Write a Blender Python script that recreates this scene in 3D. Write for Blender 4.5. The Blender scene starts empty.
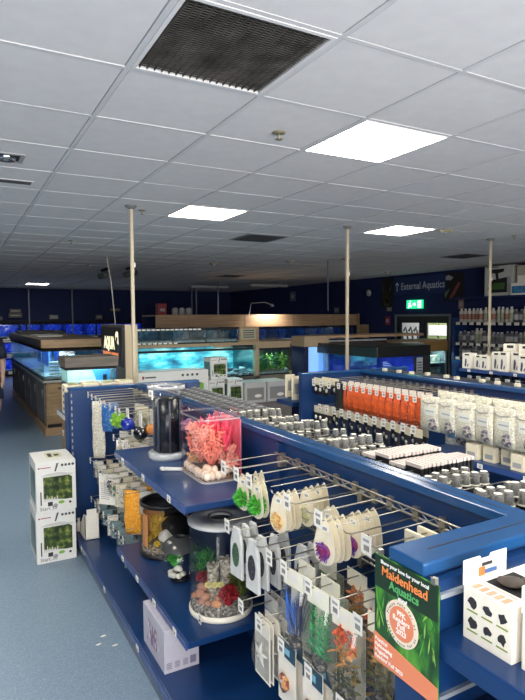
import bpy, bmesh, math, random
from mathutils import Vector, Matrix
random.seed(7)
PI = math.pi
S = bpy.context.scene
C = S.collection
EYE = 1.75
CEIL = 2.735

# ---------------------------------------------------------------- camera
f_px, pitch, roll, yaw = 560.0, .058, -.007, .505
fw = Vector((math.sin(yaw)*math.cos(pitch), math.cos(yaw)*math.cos(pitch), -math.sin(pitch)))
rt = Vector((math.cos(yaw), -math.sin(yaw), 0)); up = rt.cross(fw)
r2 = rt*math.cos(roll)+up*math.sin(roll); u2 = -rt*math.sin(roll)+up*math.cos(roll)
cam_d = bpy.data.cameras.new('camera'); cam = bpy.data.objects.new('camera', cam_d); C.objects.link(cam)
mw = Matrix((( r2.x, u2.x, -fw.x, 0), (r2.y, u2.y, -fw.y, 0), (r2.z, u2.z, -fw.z, EYE), (0, 0, 0, 1)))
cam.matrix_world = mw
cam_d.sensor_fit = 'VERTICAL'; cam_d.sensor_height = 35.0; cam_d.lens = 35.0*f_px/700.0
cam_d.clip_start = .05; cam_d.clip_end = 200
S.camera = cam

# ---------------------------------------------------------------- world, exposure, large lights
w = bpy.data.worlds.new('world'); S.world = w; w.use_nodes = True
w.node_tree.nodes['Background'].inputs[0].default_value = (.55, .65, .85, 1)
w.node_tree.nodes['Background'].inputs[1].default_value = .25
S.view_settings.view_transform = 'Standard'; S.view_settings.look = 'None'
S.view_settings.exposure = 0.12; S.view_settings.gamma = 1.0; S.view_settings.use_curve_mapping = False

def area(name, loc, size, energy, color, direction):
    l = bpy.data.lights.new(name, 'AREA'); l.shape = 'RECTANGLE'; l.size, l.size_y = size
    l.energy = energy; l.color = color
    o = bpy.data.objects.new(name, l); C.objects.link(o); o.location = loc
    o.rotation_euler = Vector(direction).to_track_quat('-Z', 'Z').to_euler()
    return o
PANEL = 24           # emission strength of the ceiling light panels
FRONT_FILL = area('front_fill', (0.6, -2.85, 1.4), (7.5, 2.2), 480, (1.0, .965, .92), (0, 1, .42))  # fill lamp added behind the camera, tilted up to brighten ceiling and goods
OUTSIDE = area('outdoor_daylight', (11.4, 11.3, 3.3), (3, 3), 300, (1, 1, 1), (.2, 0, -1))

# ---------------------------------------------------------------- materials
MATS = {}
def mat(name, col, rough=.5, metal=0, emit=0, ecol=None, noise=0, nscale=40, bump=0, spec=.5, coat=0, alpha=1):
    if name in MATS: return MATS[name]
    m = bpy.data.materials.new(name); m.use_nodes = True; nt = m.node_tree; b = nt.nodes['Principled BSDF']
    b.inputs['Base Color'].default_value = (*col, 1); b.inputs['Roughness'].default_value = rough
    b.inputs['Metallic'].default_value = metal; b.inputs['Specular IOR Level'].default_value = spec
    if coat: b.inputs['Coat Weight'].default_value = coat
    if emit:
        b.inputs['Emission Color'].default_value = (*(ecol or col), 1); b.inputs['Emission Strength'].default_value = emit
    tc = nt.nodes.new('ShaderNodeTexCoord')
    if noise:
        n = nt.nodes.new('ShaderNodeTexNoise'); n.inputs['Scale'].default_value = nscale; n.inputs['Detail'].default_value = 4
        nt.links.new(tc.outputs['Object'], n.inputs['Vector'])
        r = nt.nodes.new('ShaderNodeValToRGB')
        r.color_ramp.elements[0].position = .3; r.color_ramp.elements[1].position = .7
        r.color_ramp.elements[0].color = (*[c*(1-noise) for c in col], 1)
        r.color_ramp.elements[1].color = (*[min(1, c*(1+noise)) for c in col], 1)
        nt.links.new(n.outputs['Fac'], r.inputs['Fac']); nt.links.new(r.outputs['Color'], b.inputs['Base Color'])
        if bump:
            bp = nt.nodes.new('ShaderNodeBump'); bp.inputs['Strength'].default_value = bump; bp.inputs['Distance'].default_value = .01
            nt.links.new(n.outputs['Fac'], bp.inputs['Height']); nt.links.new(bp.outputs['Normal'], b.inputs['Normal'])
    MATS[name] = m
    return m
def ramp_mat(name, stops, scale, kind='voronoi', rough=.6, stretch=(1, 1, 1), bump=0, detail=4, spec=.5):
    """colours chosen per cell (voronoi) or by noise / wood bands"""
    if name in MATS: return MATS[name]
    m = bpy.data.materials.new(name); m.use_nodes = True; nt = m.node_tree; b = nt.nodes['Principled BSDF']
    b.inputs['Roughness'].default_value = rough; b.inputs['Specular IOR Level'].default_value = spec
    tc = nt.nodes.new('ShaderNodeTexCoord'); mp = nt.nodes.new('ShaderNodeMapping')
    mp.inputs['Scale'].default_value = stretch
    nt.links.new(tc.outputs['Object'], mp.inputs['Vector'])
    r = nt.nodes.new('ShaderNodeValToRGB')
    while len(r.color_ramp.elements) < len(stops): r.color_ramp.elements.new(.5)
    for e, (p, c) in zip(r.color_ramp.elements, stops): e.position = p; e.color = (*c, 1)
    if kind == 'voronoi':
        v = nt.nodes.new('ShaderNodeTexVoronoi'); v.inputs['Scale'].default_value = scale
        nt.links.new(mp.outputs['Vector'], v.inputs['Vector'])
        sp = nt.nodes.new('ShaderNodeSeparateColor'); nt.links.new(v.outputs['Color'], sp.inputs['Color'])
        nt.links.new(sp.outputs[0], r.inputs['Fac']); r.color_ramp.interpolation = 'CONSTANT'
        h = v.outputs['Distance']
    else:
        v = nt.nodes.new('ShaderNodeTexNoise'); v.inputs['Scale'].default_value = scale; v.inputs['Detail'].default_value = detail
        nt.links.new(mp.outputs['Vector'], v.inputs['Vector']); nt.links.new(v.outputs['Fac'], r.inputs['Fac']); h = v.outputs['Fac']
    nt.links.new(r.outputs['Color'], b.inputs['Base Color'])
    if bump:
        bp = nt.nodes.new('ShaderNodeBump'); bp.inputs['Strength'].default_value = bump; bp.inputs['Distance'].default_value = .01
        nt.links.new(h, bp.inputs['Height']); nt.links.new(bp.outputs['Normal'], b.inputs['Normal'])
    MATS[name] = m
    return m
def clear_mat(name, tint=(1, 1, 1), gloss=.12, rough=.05, haze=0, fres=.5):
    """thin clear plastic / glass pane: mostly transparent with a fresnel sheen (and some white haze)"""
    if name in MATS: return MATS[name]
    m = bpy.data.materials.new(name); m.use_nodes = True; nt = m.node_tree; nt.nodes.clear()
    out = nt.nodes.new('ShaderNodeOutputMaterial'); t = nt.nodes.new('ShaderNodeBsdfTransparent'); t.inputs[0].default_value = (*tint, 1)
    g = nt.nodes.new('ShaderNodeBsdfGlossy'); g.inputs['Roughness'].default_value = rough
    lw = nt.nodes.new('ShaderNodeLayerWeight'); lw.inputs['Blend'].default_value = .35
    mm = nt.nodes.new('ShaderNodeMath'); mm.operation = 'MULTIPLY_ADD'; mm.inputs[1].default_value = fres; mm.inputs[2].default_value = gloss*.4
    nt.links.new(lw.outputs['Fresnel'], mm.inputs[0])
    mx = nt.nodes.new('ShaderNodeMixShader'); nt.links.new(mm.outputs[0], mx.inputs[0])
    nt.links.new(t.outputs[0], mx.inputs[1]); nt.links.new(g.outputs[0], mx.inputs[2])
    last = mx
    if haze:
        d = nt.nodes.new('ShaderNodeBsdfDiffuse'); d.inputs[0].default_value = (.8, .8, .78, 1)
        m2 = nt.nodes.new('ShaderNodeMixShader'); m2.inputs[0].default_value = haze
        nt.links.new(mx.outputs[0], m2.inputs[1]); nt.links.new(d.outputs[0], m2.inputs[2]); last = m2
    nt.links.new(last.outputs[0], out.inputs[0])
    MATS[name] = m
    return m

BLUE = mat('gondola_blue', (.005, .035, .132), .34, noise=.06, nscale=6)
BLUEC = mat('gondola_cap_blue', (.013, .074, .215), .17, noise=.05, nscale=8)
NAVY = mat('wall_navy', (.006, .016, .085), .8, noise=.08, nscale=2)
DARK = mat('black_plastic', (.008, .008, .010), .4)
MATTE = mat('black_matt', (.012, .012, .014), .8)
CHROME = mat('wire_chrome', (.44, .41, .35), .32, .85)
WHITE = mat('white_card', (.84, .80, .71), .6, noise=.04)
CREAM = mat('cream_card', (.78, .71, .54), .6, noise=.05)
PAPER = mat('ticket_paper', (.84, .82, .76), .6)
INK = mat('print_ink', (.03, .03, .035), .6)
GREYP = mat('print_grey', (.35, .35, .36), .6)
WOOD = ramp_mat('oak_wood', [(.3, (.28, .175, .085)), (.55, (.38, .25, .13)), (.75, (.46, .31, .17))], 3, 'noise', .5, (1, 1, 9))
WOODH = ramp_mat('pale_wood', [(.3, (.36, .22, .12)), (.55, (.45, .29, .17)), (.75, (.54, .36, .22))], 3, 'noise', .5, (.6, .6, 12))
GWOOD = ramp_mat('grey_oak', [(.3, (.11, .095, .08)), (.7, (.19, .165, .14))], 3, 'noise', .6, (1, 1, 8))
SILV = mat('post_metal', (.50, .43, .31), .4, .1)
GLASS = clear_mat('clear_acrylic', (.985, .99, .99), .06, .05, 0, .26)
GLASSB = clear_mat('aquarium_glass', (.85, .96, .98), .1)
BAG = clear_mat('clear_bag', (.98, .98, .97), .12, .10, .02, .28)
FROST = clear_mat('frosted_cap', (.97, .95, .88), .05, .4, .17, .08)

# ---------------------------------------------------------------- mesh builder
class MB:
    def __init__(s): s.bm = bmesh.new()
    def _mi(s, fs, m, sm=False):
        for f in fs: f.material_index = m; f.smooth = sm
    def box(s, x0, x1, y0, y1, z0, z1, m=0, bev=0):
        r = bmesh.ops.create_cube(s.bm, size=1)
        vs = r['verts']
        for v in vs:
            v.co = Vector((x0+(v.co.x+.5)*(x1-x0), y0+(v.co.y+.5)*(y1-y0), z0+(v.co.z+.5)*(z1-z0)))
        fs = list({f for v in vs for f in v.link_faces}); s._mi(fs, m)
        if bev:
            es = list({e for v in vs for e in v.link_edges})
            q = bmesh.ops.bevel(s.bm, geom=es, offset=bev, segments=2, affect='EDGES', profile=.5)
            s._mi(q['faces'], m)
        return s
    def obox(s, c, size, rz=0, m=0, rx=0, ry=0):
        r = bmesh.ops.create_cube(s.bm, size=1)
        R = Matrix.Translation(c) @ Matrix.Rotation(rz, 4, 'Z') @ Matrix.Rotation(ry, 4, 'Y') @ Matrix.Rotation(rx, 4, 'X') @ Matrix.Diagonal((*size, 1))
        for v in r['verts']: v.co = R @ v.co
        s._mi({f for v in r['verts'] for f in v.link_faces}, m)
        return s
    def ring(s, pts, cap=True, m=0, sm=True):
        """pts: list of rings of Vectors, equal count"""
        bm = s.bm; R = [[bm.verts.new(p) for p in ring] for ring in pts]
        n = len(R[0]); fs = []
        for a, b in zip(R, R[1:]):
            for i in range(n):
                fs.append(bm.faces.new((a[i], a[(i+1) % n], b[(i+1) % n], b[i])))
        if cap:
            c1 = bm.faces.new(R[0][::-1]); c2 = bm.faces.new(R[-1]); s._mi([c1, c2], m, False)
        s._mi(fs, m, sm); return s
    def lathe(s, prof, c=(0, 0, 0), n=24, m=0, cap=False, sx=1, sy=1, sm=True):
        c = Vector(c)
        pts = [[c+Vector((math.cos(2*PI*i/n)*r*sx, math.sin(2*PI*i/n)*r*sy, z)) for i in range(n)] for r, z in prof]
        return s.ring(pts, cap, m, sm)
    def tube(s, path, r, n=6, m=0):
        path = [Vector(p) for p in path]; rings = []
        for i, p in enumerate(path):
            d = (path[min(i+1, len(path)-1)]-path[max(i-1, 0)]).normalized()
            a = Vector((0, 0, 1)) if abs(d.z) < .9 else Vector((1, 0, 0))
            u = d.cross(a).normalized(); v = d.cross(u)
            rr = r[i] if isinstance(r, (list, tuple)) else r
            rings.append([p+(u*math.cos(2*PI*k/n)+v*math.sin(2*PI*k/n))*rr for k in range(n)])
        return s.ring(rings, True, m, n > 4)
    def blob(s, c, rad, seed=0, sub=2, amp=.15, m=0, freq=2.5):
        r = bmesh.ops.create_icosphere(s.bm, subdivisions=sub, radius=1)
        rnd = random.Random(seed); ph = [rnd.uniform(0, 6.28) for _ in range(6)]
        for v in r['verts']:
            p = v.co; k = 1+amp*(math.sin(p.x*freq+ph[0])*math.sin(p.y*freq+ph[1])+.6*math.sin(p.z*freq*1.3+ph[2])+.4*math.sin(p.x*freq*2.3+p.y*3+ph[3]))
            v.co = Vector((c[0]+p.x*k*rad[0], c[1]+p.y*k*rad[1], c[2]+p.z*k*rad[2]))
        s._mi({f for v in r['verts'] for f in v.link_faces}, m, True); return s
    def prism(s, pts, o, ax, ay, th, m=0):
        """outline pts (2D) in plane o + x*ax + y*ay, thickness th along ax x ay"""
        o = Vector(o); ax = Vector(ax); ay = Vector(ay); nn = ax.cross(ay).normalized()*th
        a = [s.bm.verts.new(o+ax*x+ay*y) for x, y in pts]; b = [s.bm.verts.new(o+ax*x+ay*y+nn) for x, y in pts]
        n = len(pts); fs = [s.bm.faces.new(a[::-1]), s.bm.faces.new(b)]
        for i in range(n): fs.append(s.bm.faces.new((a[i], a[(i+1) % n], b[(i+1) % n], b[i])))
        s._mi(fs, m); return s
    def leaf(s, base, d, length, width, m=0, bend=.3, segs=3, nrm=None):
        base = Vector(base); d = Vector(d).normalized()
        a = nrm or Vector((random.uniform(-1, 1), random.uniform(-1, 1), .2)); side = d.cross(a).normalized(); nn = side.cross(d)
        prev = None
        for i in range(segs+1):
            t = i/segs; wv = width*math.sin(PI*min(.97, .12+.85*t))*.5
            p = base+d*length*t-nn*bend*length*t*t
            cur = (s.bm.verts.new(p-side*wv), s.bm.verts.new(p+side*wv))
            if prev:
                f = s.bm.faces.new((prev[0], prev[1], cur[1], cur[0])); f.material_index = m; f.smooth = True
            prev = cur
        return s
    def build(s, name, mats, parent=None, loc=None):
        me = bpy.data.meshes.new(name)
        bmesh.ops.recalc_face_normals(s.bm, faces=s.bm.faces) if len(s.bm.faces) < 4000 else None
        s.bm.to_mesh(me); s.bm.free()
        for mt in (mats if isinstance(mats, (list, tuple)) else [mats]): me.materials.append(mt)
        o = bpy.data.objects.new(name, me); C.objects.link(o)
        if parent: o.parent = parent
        if loc: o.location = loc
        return o

def tag(o, label, cat, group=None, kind=None):
    o['label'] = label; o['category'] = cat
    if group: o['group'] = group
    if kind: o['kind'] = kind
    return o
def thing(name, label, cat, loc=(0, 0, 0), rz=0, group=None):
    o = bpy.data.objects.new(name, None); C.objects.link(o); o.location = loc; o.rotation_euler = (0, 0, rz)
    o.empty_display_size = .05
    return tag(o, label, cat, group)
def struct(o):
    o['kind'] = 'structure'; return o
def kids(o): return [c for c in bpy.data.objects if c.parent == o]
KID = {}
def dup(root, loc, rz=0, label=None, group=None, parent=None):
    if root.name not in KID: KID[root.name] = [(c, kids(c)) for c in kids(root)]
    r = root.copy(); C.objects.link(r); r.location = loc; r.rotation_euler = (0, 0, rz)
    if label: r['label'] = label
    if group: r['group'] = group
    if parent: r.parent = parent
    for ch, gs in KID[root.name]:
        c = ch.copy(); C.objects.link(c); c.parent = r
        for g in gs:
            d = g.copy(); C.objects.link(d); d.parent = c
    return r
ONES = ['', 'first', 'second', 'third', 'fourth', 'fifth', 'sixth', 'seventh', 'eighth', 'ninth', 'tenth', 'eleventh', 'twelfth',
        'thirteenth', 'fourteenth', 'fifteenth', 'sixteenth', 'seventeenth', 'eighteenth', 'nineteenth']
def ordw(n):
    if n < 20: return ONES[n]
    t, u = divmod(n, 10); T = {2: 'twent', 3: 'thirt', 4: 'fort', 5: 'fift'}[t]
    return T+'ieth' if u == 0 else T+'y-'+ONES[u]
XM, XP, YM, YP, ZP = Vector((-1, 0, 0)), Vector((1, 0, 0)), Vector((0, -1, 0)), Vector((0, 1, 0)), Vector((0, 0, 1))
def text(s, size, o, ax, ay, material, parent, name='lettering', align='LEFT', ext=.0004, bold=0, wmax=None):
    cu = bpy.data.curves.new(name, 'FONT'); cu.body = s; cu.size = size; cu.align_x = align; cu.extrude = ext
    cu.resolution_u = 2
    if bold: cu.offset = bold
    t = bpy.data.objects.new(name, cu); C.objects.link(t)
    bpy.context.view_layer.update()
    dg = bpy.context.evaluated_depsgraph_get(); me = bpy.data.meshes.new_from_object(t.evaluated_get(dg))
    bpy.data.objects.remove(t); bpy.data.curves.remove(cu)
    xs = [v.co.x for v in me.vertices]; k = 1
    if wmax and xs and max(xs)-min(xs) > wmax: k = wmax/(max(xs)-min(xs))
    ax, ay, o = Vector(ax), Vector(ay), Vector(o); az = ax.cross(ay)
    for v in me.vertices: v.co = o+ax*v.co.x*k+ay*v.co.y+az*v.co.z
    me.materials.clear(); me.materials.append(material)
    ob = bpy.data.objects.new(name, me); C.objects.link(ob); ob.parent = parent
    return ob

# ================================================================= SETTING
floor_m = ramp_mat('speckled_vinyl', [(0, (.16, .24, .33)), (.15, (.19, .275, .37)), (.6, (.225, .31, .405)), (.9, (.34, .42, .50))], 330, 'voronoi', .38)
X0, X1, Y0, Y1 = -3.5, 9.4, -3.0, 19.5
struct(MB().box(X0, X1, Y0, Y1, -.1, 0).build('floor', floor_m))
tile_m = mat('ceiling_tile', (.74, .73, .73), .9, noise=.03, nscale=12)
bar_m = mat('ceiling_bar', (.66, .66, .67), .6)
gap_m = mat('ceiling_gap', (.10, .10, .11), .9)
struct(MB().box(X0, X1, Y0, Y1, CEIL+.16, CEIL+.26).build('ceiling', gap_m))
GX, GY, GP = 1.837, 2.24, .6
lights_xy = [(1.86, 2.25), (1.86, 4.65), (4.26, 4.65), (1.86, 16.65),       # the four lit panels in view
             (-.54, 2.25), (-.54, 4.65), (-.54, -.15), (1.86, -.15), (4.26, -.15), (4.26, 2.25), (6.66, 2.25), (-.54, 7.05), (6.66, -.15)]  # unseen panels added on the same grid to brighten the room
lights_xy = [(x-.023, y-.01) for x, y in lights_xy]
vent_xy = (.637, 1.64)
holes = {(round((x-GX)/GP), round((y-GY)/GP)) for x, y in lights_xy+[vent_xy]}
tb = MB(); rn = random.Random(3)
for i in range(-9, 13):
    for j in range(-9, 29):
        if (i, j) in holes: continue
        x, y = GX+i*GP, GY+j*GP
        xa, xb, ya, yb = max(x+.015, X0), min(x+GP-.015, X1), max(y+.015, Y0), min(y+GP-.015, Y1)
        if xb-xa < .02 or yb-ya < .02: continue
        tb.box(xa, xb, ya, yb, CEIL+rn.uniform(0, .002), CEIL+.02)
struct(tb.build('ceiling', tile_m))
gb = MB()
for i in range(-8, 13):
    x = GX+i*GP; gb.box(x-.011, x+.011, Y0, Y1, CEIL-.002, CEIL+.03)
for j in range(-8, 29):
    y = GY+j*GP; gb.box(X0, X1, y-.011, y+.011, CEIL-.0015, CEIL+.029)
struct(gb.build('trim_1', bar_m))
struct(MB().box(X0, X1, Y1, Y1+.1, 0, CEIL+.16).build('wall_back', NAVY))
struct(MB().box(X0-.1, X0, Y0, Y1, 0, CEIL+.16).build('wall_left', NAVY))
# right wall with a doorway
DY0, DY1, DZ = 8.64, 10.28, 1.75
wr = MB(); wr.box(X1, X1+.12, Y0, DY0, 0, CEIL+.16); wr.box(X1, X1+.12, DY1, Y1, 0, CEIL+.16); wr.box(X1, X1+.12, DY0, DY1, DZ, CEIL+.16)
struct(wr.build('wall_right', NAVY))
# shopfront wall behind the camera: low sill and header round the glazing
wf = MB(); wf.box(X0, X1, Y0-.1, Y0, 0, .25); wf.box(X0, X1, Y0-.1, Y0, 2.55, CEIL+.16); wf.box(4.6, X1, Y0-.1, Y0, .25, 2.55); wf.box(X0, -3.3, Y0-.1, Y0, .25, 2.55)
struct(wf.build('wall_front', NAVY))
struct(MB().box(-3.3, 4.6, Y0-.06, Y0-.05, .25, 2.55).build('window_1', GLASS))
# double door, glazed
d = thing('door_1', 'dark framed double glazed door leading outside', 'door'); struct(d)
fm = mat('door_frame_grey', (.16, .19, .20), .5); dkf = mat('door_leaf_dark', (.02, .03, .035), .5)
mb = MB(); mb.box(X1-.03, X1+.12, DY0-.05, DY0, 0, DZ+.05); mb.box(X1-.03, X1+.12, DY1, DY1+.05, 0, DZ+.05); mb.box(X1-.03, X1+.12, DY0, DY1, DZ, DZ+.05)
mb.build('door_frame', fm, d)
ym = (DY0+DY1)/2
for ya, yb in ((DY0, ym-.005), (ym+.005, DY1)):
    mb = MB(); a, b = ya+.11, yb-.11
    mb.box(X1+.03, X1+.07, ya, a, .02, DZ); mb.box(X1+.03, X1+.07, b, yb, .02, DZ); mb.box(X1+.03, X1+.07, a, b, 1.6, DZ); mb.box(X1+.03, X1+.07, a, b, .02, .25); mb.box(X1+.03, X1+.07, a, b, .95, 1.0)
    lf = mb.build('door_leaf', dkf, d)
    MB().box(X1+.045, X1+.052, a, b, .25, 1.6).build('pane', GLASS, lf)
    MB().box(X1-.01, X1+.03, (b if ya == DY0 else a)-.012, (b if ya == DY0 else a)+.012, .85, 1.15).build('door_handle', CHROME, lf)
# outdoor yard seen through the glass
yard = mat('yard_white', (.75, .75, .70), .8)
struct(MB().box(X1+.12, 14.5, 6.5, 15.5, -.1, 0).build('ground', mat('yard_paving', (.5, .5, .47), .9, noise=.1)))
struct(MB().box(13.8, 13.9, 6.5, 15.5, 0, 3.2).build('wall_yard', yard))

# ---------------------------------------------------------------- ceiling fittings
LP = []
panel_m = mat('light_diffuser', (1, 1, 1), .5, emit=PANEL, ecol=(1, .95, .83))
pf_m = mat('light_frame', (.75, .75, .74), .5)
lab_l = ['bright square ceiling light panel nearest the dark vent, upper right', 'bright square ceiling light panel farther back, left of the middle pole',
         'bright square ceiling light panel to the right of the middle pole', 'small distant ceiling light panel above the blue tanks at far left']
proto = thing('ceiling_light', lab_l[0], 'ceiling light', (1.837, 2.24, CEIL), 0, 'square ceiling light panels')
mb = MB(); e = .02
mb.box(.012, .588, .012, e, -.004, .05); mb.box(.012, .588, .6-e, .588, -.004, .05); mb.box(.012, e, e, .6-e, -.004, .05); mb.box(.6-e, .588, e, .6-e, -.004, .05)
mb.build('frame', pf_m, proto)
MB().box(e, .6-e, e, .6-e, .0, .04).build('diffuser', panel_m, proto)
for i, (x, y) in enumerate(lights_xy[1:]):
    dup(proto, (x, y, CEIL), 0, lab_l[i+1] if i < 3 else 'square ceiling light panel out of shot near the %s' % ['left aisle', 'left aisle farther in', 'left entrance', 'middle entrance', 'right entrance', 'right aisle', 'far right wall', 'left aisle beyond', 'right entrance wall'][i-3])
# air return vent
v = thing('ceiling_vent', 'large dark dusty square air vent in the white tiled ceiling', 'vent', (.637, 1.64, CEIL))
mb = MB()
for a in ((.012, .588, .012, .028), (.012, .588, .572, .588), (.012, .028, .028, .572), (.572, .588, .028, .572)): mb.box(*a, -.004, .02)
mb.build('frame', tile_m, v)
mb = MB()
for k in range(36):
    y = .03+k*.015; mb.obox((.3, y+.004, .006), (.544, .011, .002), rx=.7)
for k in range(18): x = .04+k*.03; mb.box(x, x+.002, .028, .572, -.002, .010)
mb.build('grille', mat('vent_grille', (.085, .078, .07), .8, noise=.6, nscale=9), v)
MB().box(.045, .555, .045, .555, .03, .034).build('backing', mat('vent_filter', (.012, .012, .012), .9), v)
# recessed downlight
dl = thing('recessed_downlight', 'square recessed ceiling spotlight with a round chrome lamp at far left', 'ceiling light', (.32, 3.78, CEIL))
mb = MB(); mb.box(-.10, .10, -.10, -.075, -.006, .002); mb.box(-.10, .10, .075, .10, -.006, .002); mb.box(-.10, -.075, -.075, .075, -.006, .002); mb.box(.075, .10, -.075, .075, -.006, .002)
mb.build('trim_ring', mat('downlight_rim', (.35, .35, .36), .4), dl)
MB().box(-.075, .075, -.075, .075, -.002, .001).build('housing', MATTE, dl)
MB().lathe([(.001, -.012), (.03, -.014), (.05, -.022), (.056, -.010), (.056, -.003)], n=20).build('lamp', mat('lamp_reflector', (.8, .8, .82), .12, 1), dl)
g = thing('ceiling_grille', 'slim rectangular linear ceiling grille below the recessed spotlight', 'vent', (.40, 4.42, CEIL))
mb = MB(); mb.box(-.15, .15, -.06, .06, -.004, .0); mb.build('frame', tile_m, g)
mb = MB()
for k in range(5): mb.box(-.135, .135, -.045+k*.02, -.037+k*.02, -.006, -.004)
mb.build('slats', MATTE, g)
# sprinkler heads
sp_xy = [(1.557, 2.62, 'sprinkler head between the dark vent and the nearest light panel'), (1.55, 5.05, 'sprinkler head beside the top of the left pole'),
         (1.35, 7.4, 'sprinkler head on the ceiling left of the left pole'), (6.1, 4.6, 'sprinkler head on the ceiling above the right-hand pole'),
         (2.2, 10.5, 'small sprinkler head far back toward the blue tanks'), (5.4, 7.0, 'sprinkler head in the dim ceiling beyond the middle pole'), (6.0, 12.5, 'sprinkler head above the rear wooden canopy')]
sp = thing('sprinkler_head', sp_xy[0][2], 'sprinkler', (*sp_xy[0][:2], CEIL), 0, 'sprinkler heads')
MB().lathe([(.001, -.001), (.035, -.001), (.035, -.006), (.012, -.010), (.001, -.010)], n=14).build('rosette', mat('brass_dull', (.35, .30, .2), .4, .6), sp)
mb = MB(); mb.tube([(0, 0, -.008), (0, 0, -.035)], .006, 6); mb.lathe([(.001, -.035), (.02, -.036), (.02, -.039), (.001, -.04)], n=12)
mb.build('deflector', MATS['brass_dull'], sp)
for x, y, l in sp_xy[1:]: dup(sp, (x, y, CEIL), 0, l)
# dome spots and detectors
dm = [(4.15, 9.3, 'round ceiling dome right of the left pole'), (5.2, 8.4, 'round ceiling dome under the second light panel'), (5.85, 7.65, 'small ceiling dome left of the middle pole'),
      (8.5, 9.6, 'round detector near the ceiling above the doorway sign')]
for i, (x, y, l) in enumerate(dm):
    t = thing('ceiling_detector', l, 'detector', (x, y, CEIL), 0, 'round ceiling detectors')
    MB().lathe([(.001, 0), (.08, 0), (.08, -.012), (.05, -.03), (.001, -.035)], n=16).build('base', mat('detector_cream', (.30, .28, .22), .5), t)
    MB().lathe([(.03, -.03), (.03, -.05), (.001, -.055)], n=12).build('cap', GREYP, t)
t = thing('emergency_light', 'small yellowish emergency light beside the right-hand ceiling panel', 'light', (4.95, 4.62, CEIL))
MB().box(-.06, .06, -.03, .03, -.03, 0, bev=.006).build('body', mat('brass_box', (.32, .30, .18), .5), t)
MB().lathe([(.001, -.045), (.02, -.042), (.025, -.03)], n=12).build('lens', GREYP, t)
for x, y, l in ((3.36, 6.16, 'flat dark rectangular ceiling grille behind the second light panel'), (5.8, 12.0, 'flat dark ceiling grille above the rear wooden canopy'), (7.4, 6.5, 'flat dark ceiling grille right of the right-hand pole')):
    t = thing('ceiling_grille', l, 'vent', (x, y, CEIL)); MB().box(-.28, .28, -.28, .28, -.006, .0).build('frame', mat('grille_grey', (.25, .25, .26), .6), t)
    mb = MB(); [mb.box(-.24, .24, -.24+k*.06, -.21+k*.06, -.009, -.006) for k in range(9)]; mb.build('slats', MATTE, t)
# hanging strip lamps far back and projector units
for x, y, l in ((6.2, 14.2, 'slim grey strip lamp hanging above the left end of the rear canopy'), (7.4, 13.0, 'slim grey strip lamp hanging above the middle of the rear canopy')):
    t = thing('strip_lamp', l, 'lamp', (x, y, 2.56)); MB().box(-.55, .55, -.07, .07, 0, .07, bev=.01).build('body', mat('strip_grey', (.34, .34, .36), .5), t)
    mb = MB(); mb.tube([(-.45, 0, .07), (-.45, 0, CEIL-2.56)], .006); mb.tube([(.45, 0, .07), (.45, 0, CEIL-2.56)], .006); mb.build('hanger', GREYP, t)
for x, y, l in ((2.66, 11.2, 'dark ceiling spotlight cluster just left of the left pole'), (3.0, 10.6, 'dark ceiling spotlight cluster just right of the left pole')):
    t = thing('ceiling_spotlight', l, 'spotlight', (x, y, CEIL)); MB().box(-.02, .02, -.25, .25, -.05, 0).build('track', MATTE, t)
    for k in (-.16, .08):
        h = MB().tube([(0, k, -.05), (0, k, -.10)], .012).tube([(-.10, k-.05, -.16), (.06, k+.03, -.12)], .055, 12).build('lamp_head', mat('spot_grey', (.10, .11, .10), .4), t)
        MB().lathe([(.001, 0), (.045, 0)], n=12).build('lens', GREYP, h).location = (-.105, k-.052, -.165)

# ---------------------------------------------------------------- power poles
def pole(x, y, z0, r, label, m=SILV, collar=True):
    t = thing('power_pole', label, 'pole', (x, y, 0), 0, 'ceiling to floor poles')
    MB().box(-r, r, -r, r, z0, CEIL-.03, bev=r*.3).build('post', m, t)
    if collar:
        MB().lathe([(.001, CEIL), (.055, CEIL), (.05, CEIL-.012), (.02, CEIL-.03), (.001, CEIL-.03)], n=16).build('ceiling_collar', mat('collar_grey', (.20, .20, .2), .5), t)
        MB().box(r, r+.012, -.012, .012, 2.2, 2.24).build('clip', WHITE, t)
        MB().box(-.04, .04, -.04, .04, z0, z0+.015).build('foot', MATTE, t)
    return t
pole(1.403, 4.90, 0, .0145, 'pale metal pole rising by the far end of the nearest blue gondola')
pole(3.804, 4.95, 0, .0145, 'pale metal pole behind the orange nets, middle of the shop')
pole(6.05, 4.90, 0, .0135, 'pale metal pole in front of the right-hand bottle shelves')
pipe = mat('dim_pipe', (.10, .12, .16), .5)
for x, y, r, l in ((2.08, 18.6, .02, 'thin dark vertical pole in front of the back tanks, leftmost'), (3.33, 18.4, .02, 'thin dark vertical pole by the back tanks, right of the leftmost'),
                   (6.4, 16.0, .022, 'thin grey pole behind the left part of the wooden canopy'), (6.3, 15.4, .02, 'second thin grey pole behind the wooden canopy'), (6.0, 13.2, .016, 'thin pale pole above the middle of the wooden canopy'), (5.55, 7.75, .008, 'very thin dark hanging rod beside the middle pole')):
    pole(x, y, 0 if y > 12.9 else 1.86, r, l, pipe, False)
t = thing('slanted_cable', 'thin white cable slanting down from the ceiling left of the left pole', 'cable', (2.2, 9.12, CEIL))
MB().tube([(0, 0, 0), (.05, -.05, -.4), (.1, -.08, -1.13)], .008, 6).build('cable', WHITE, t); MB().lathe([(.001, 0), (.03, 0), (.02, -.015), (.001, -.015)], n=10).build('hook', GREYP, t)
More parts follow.
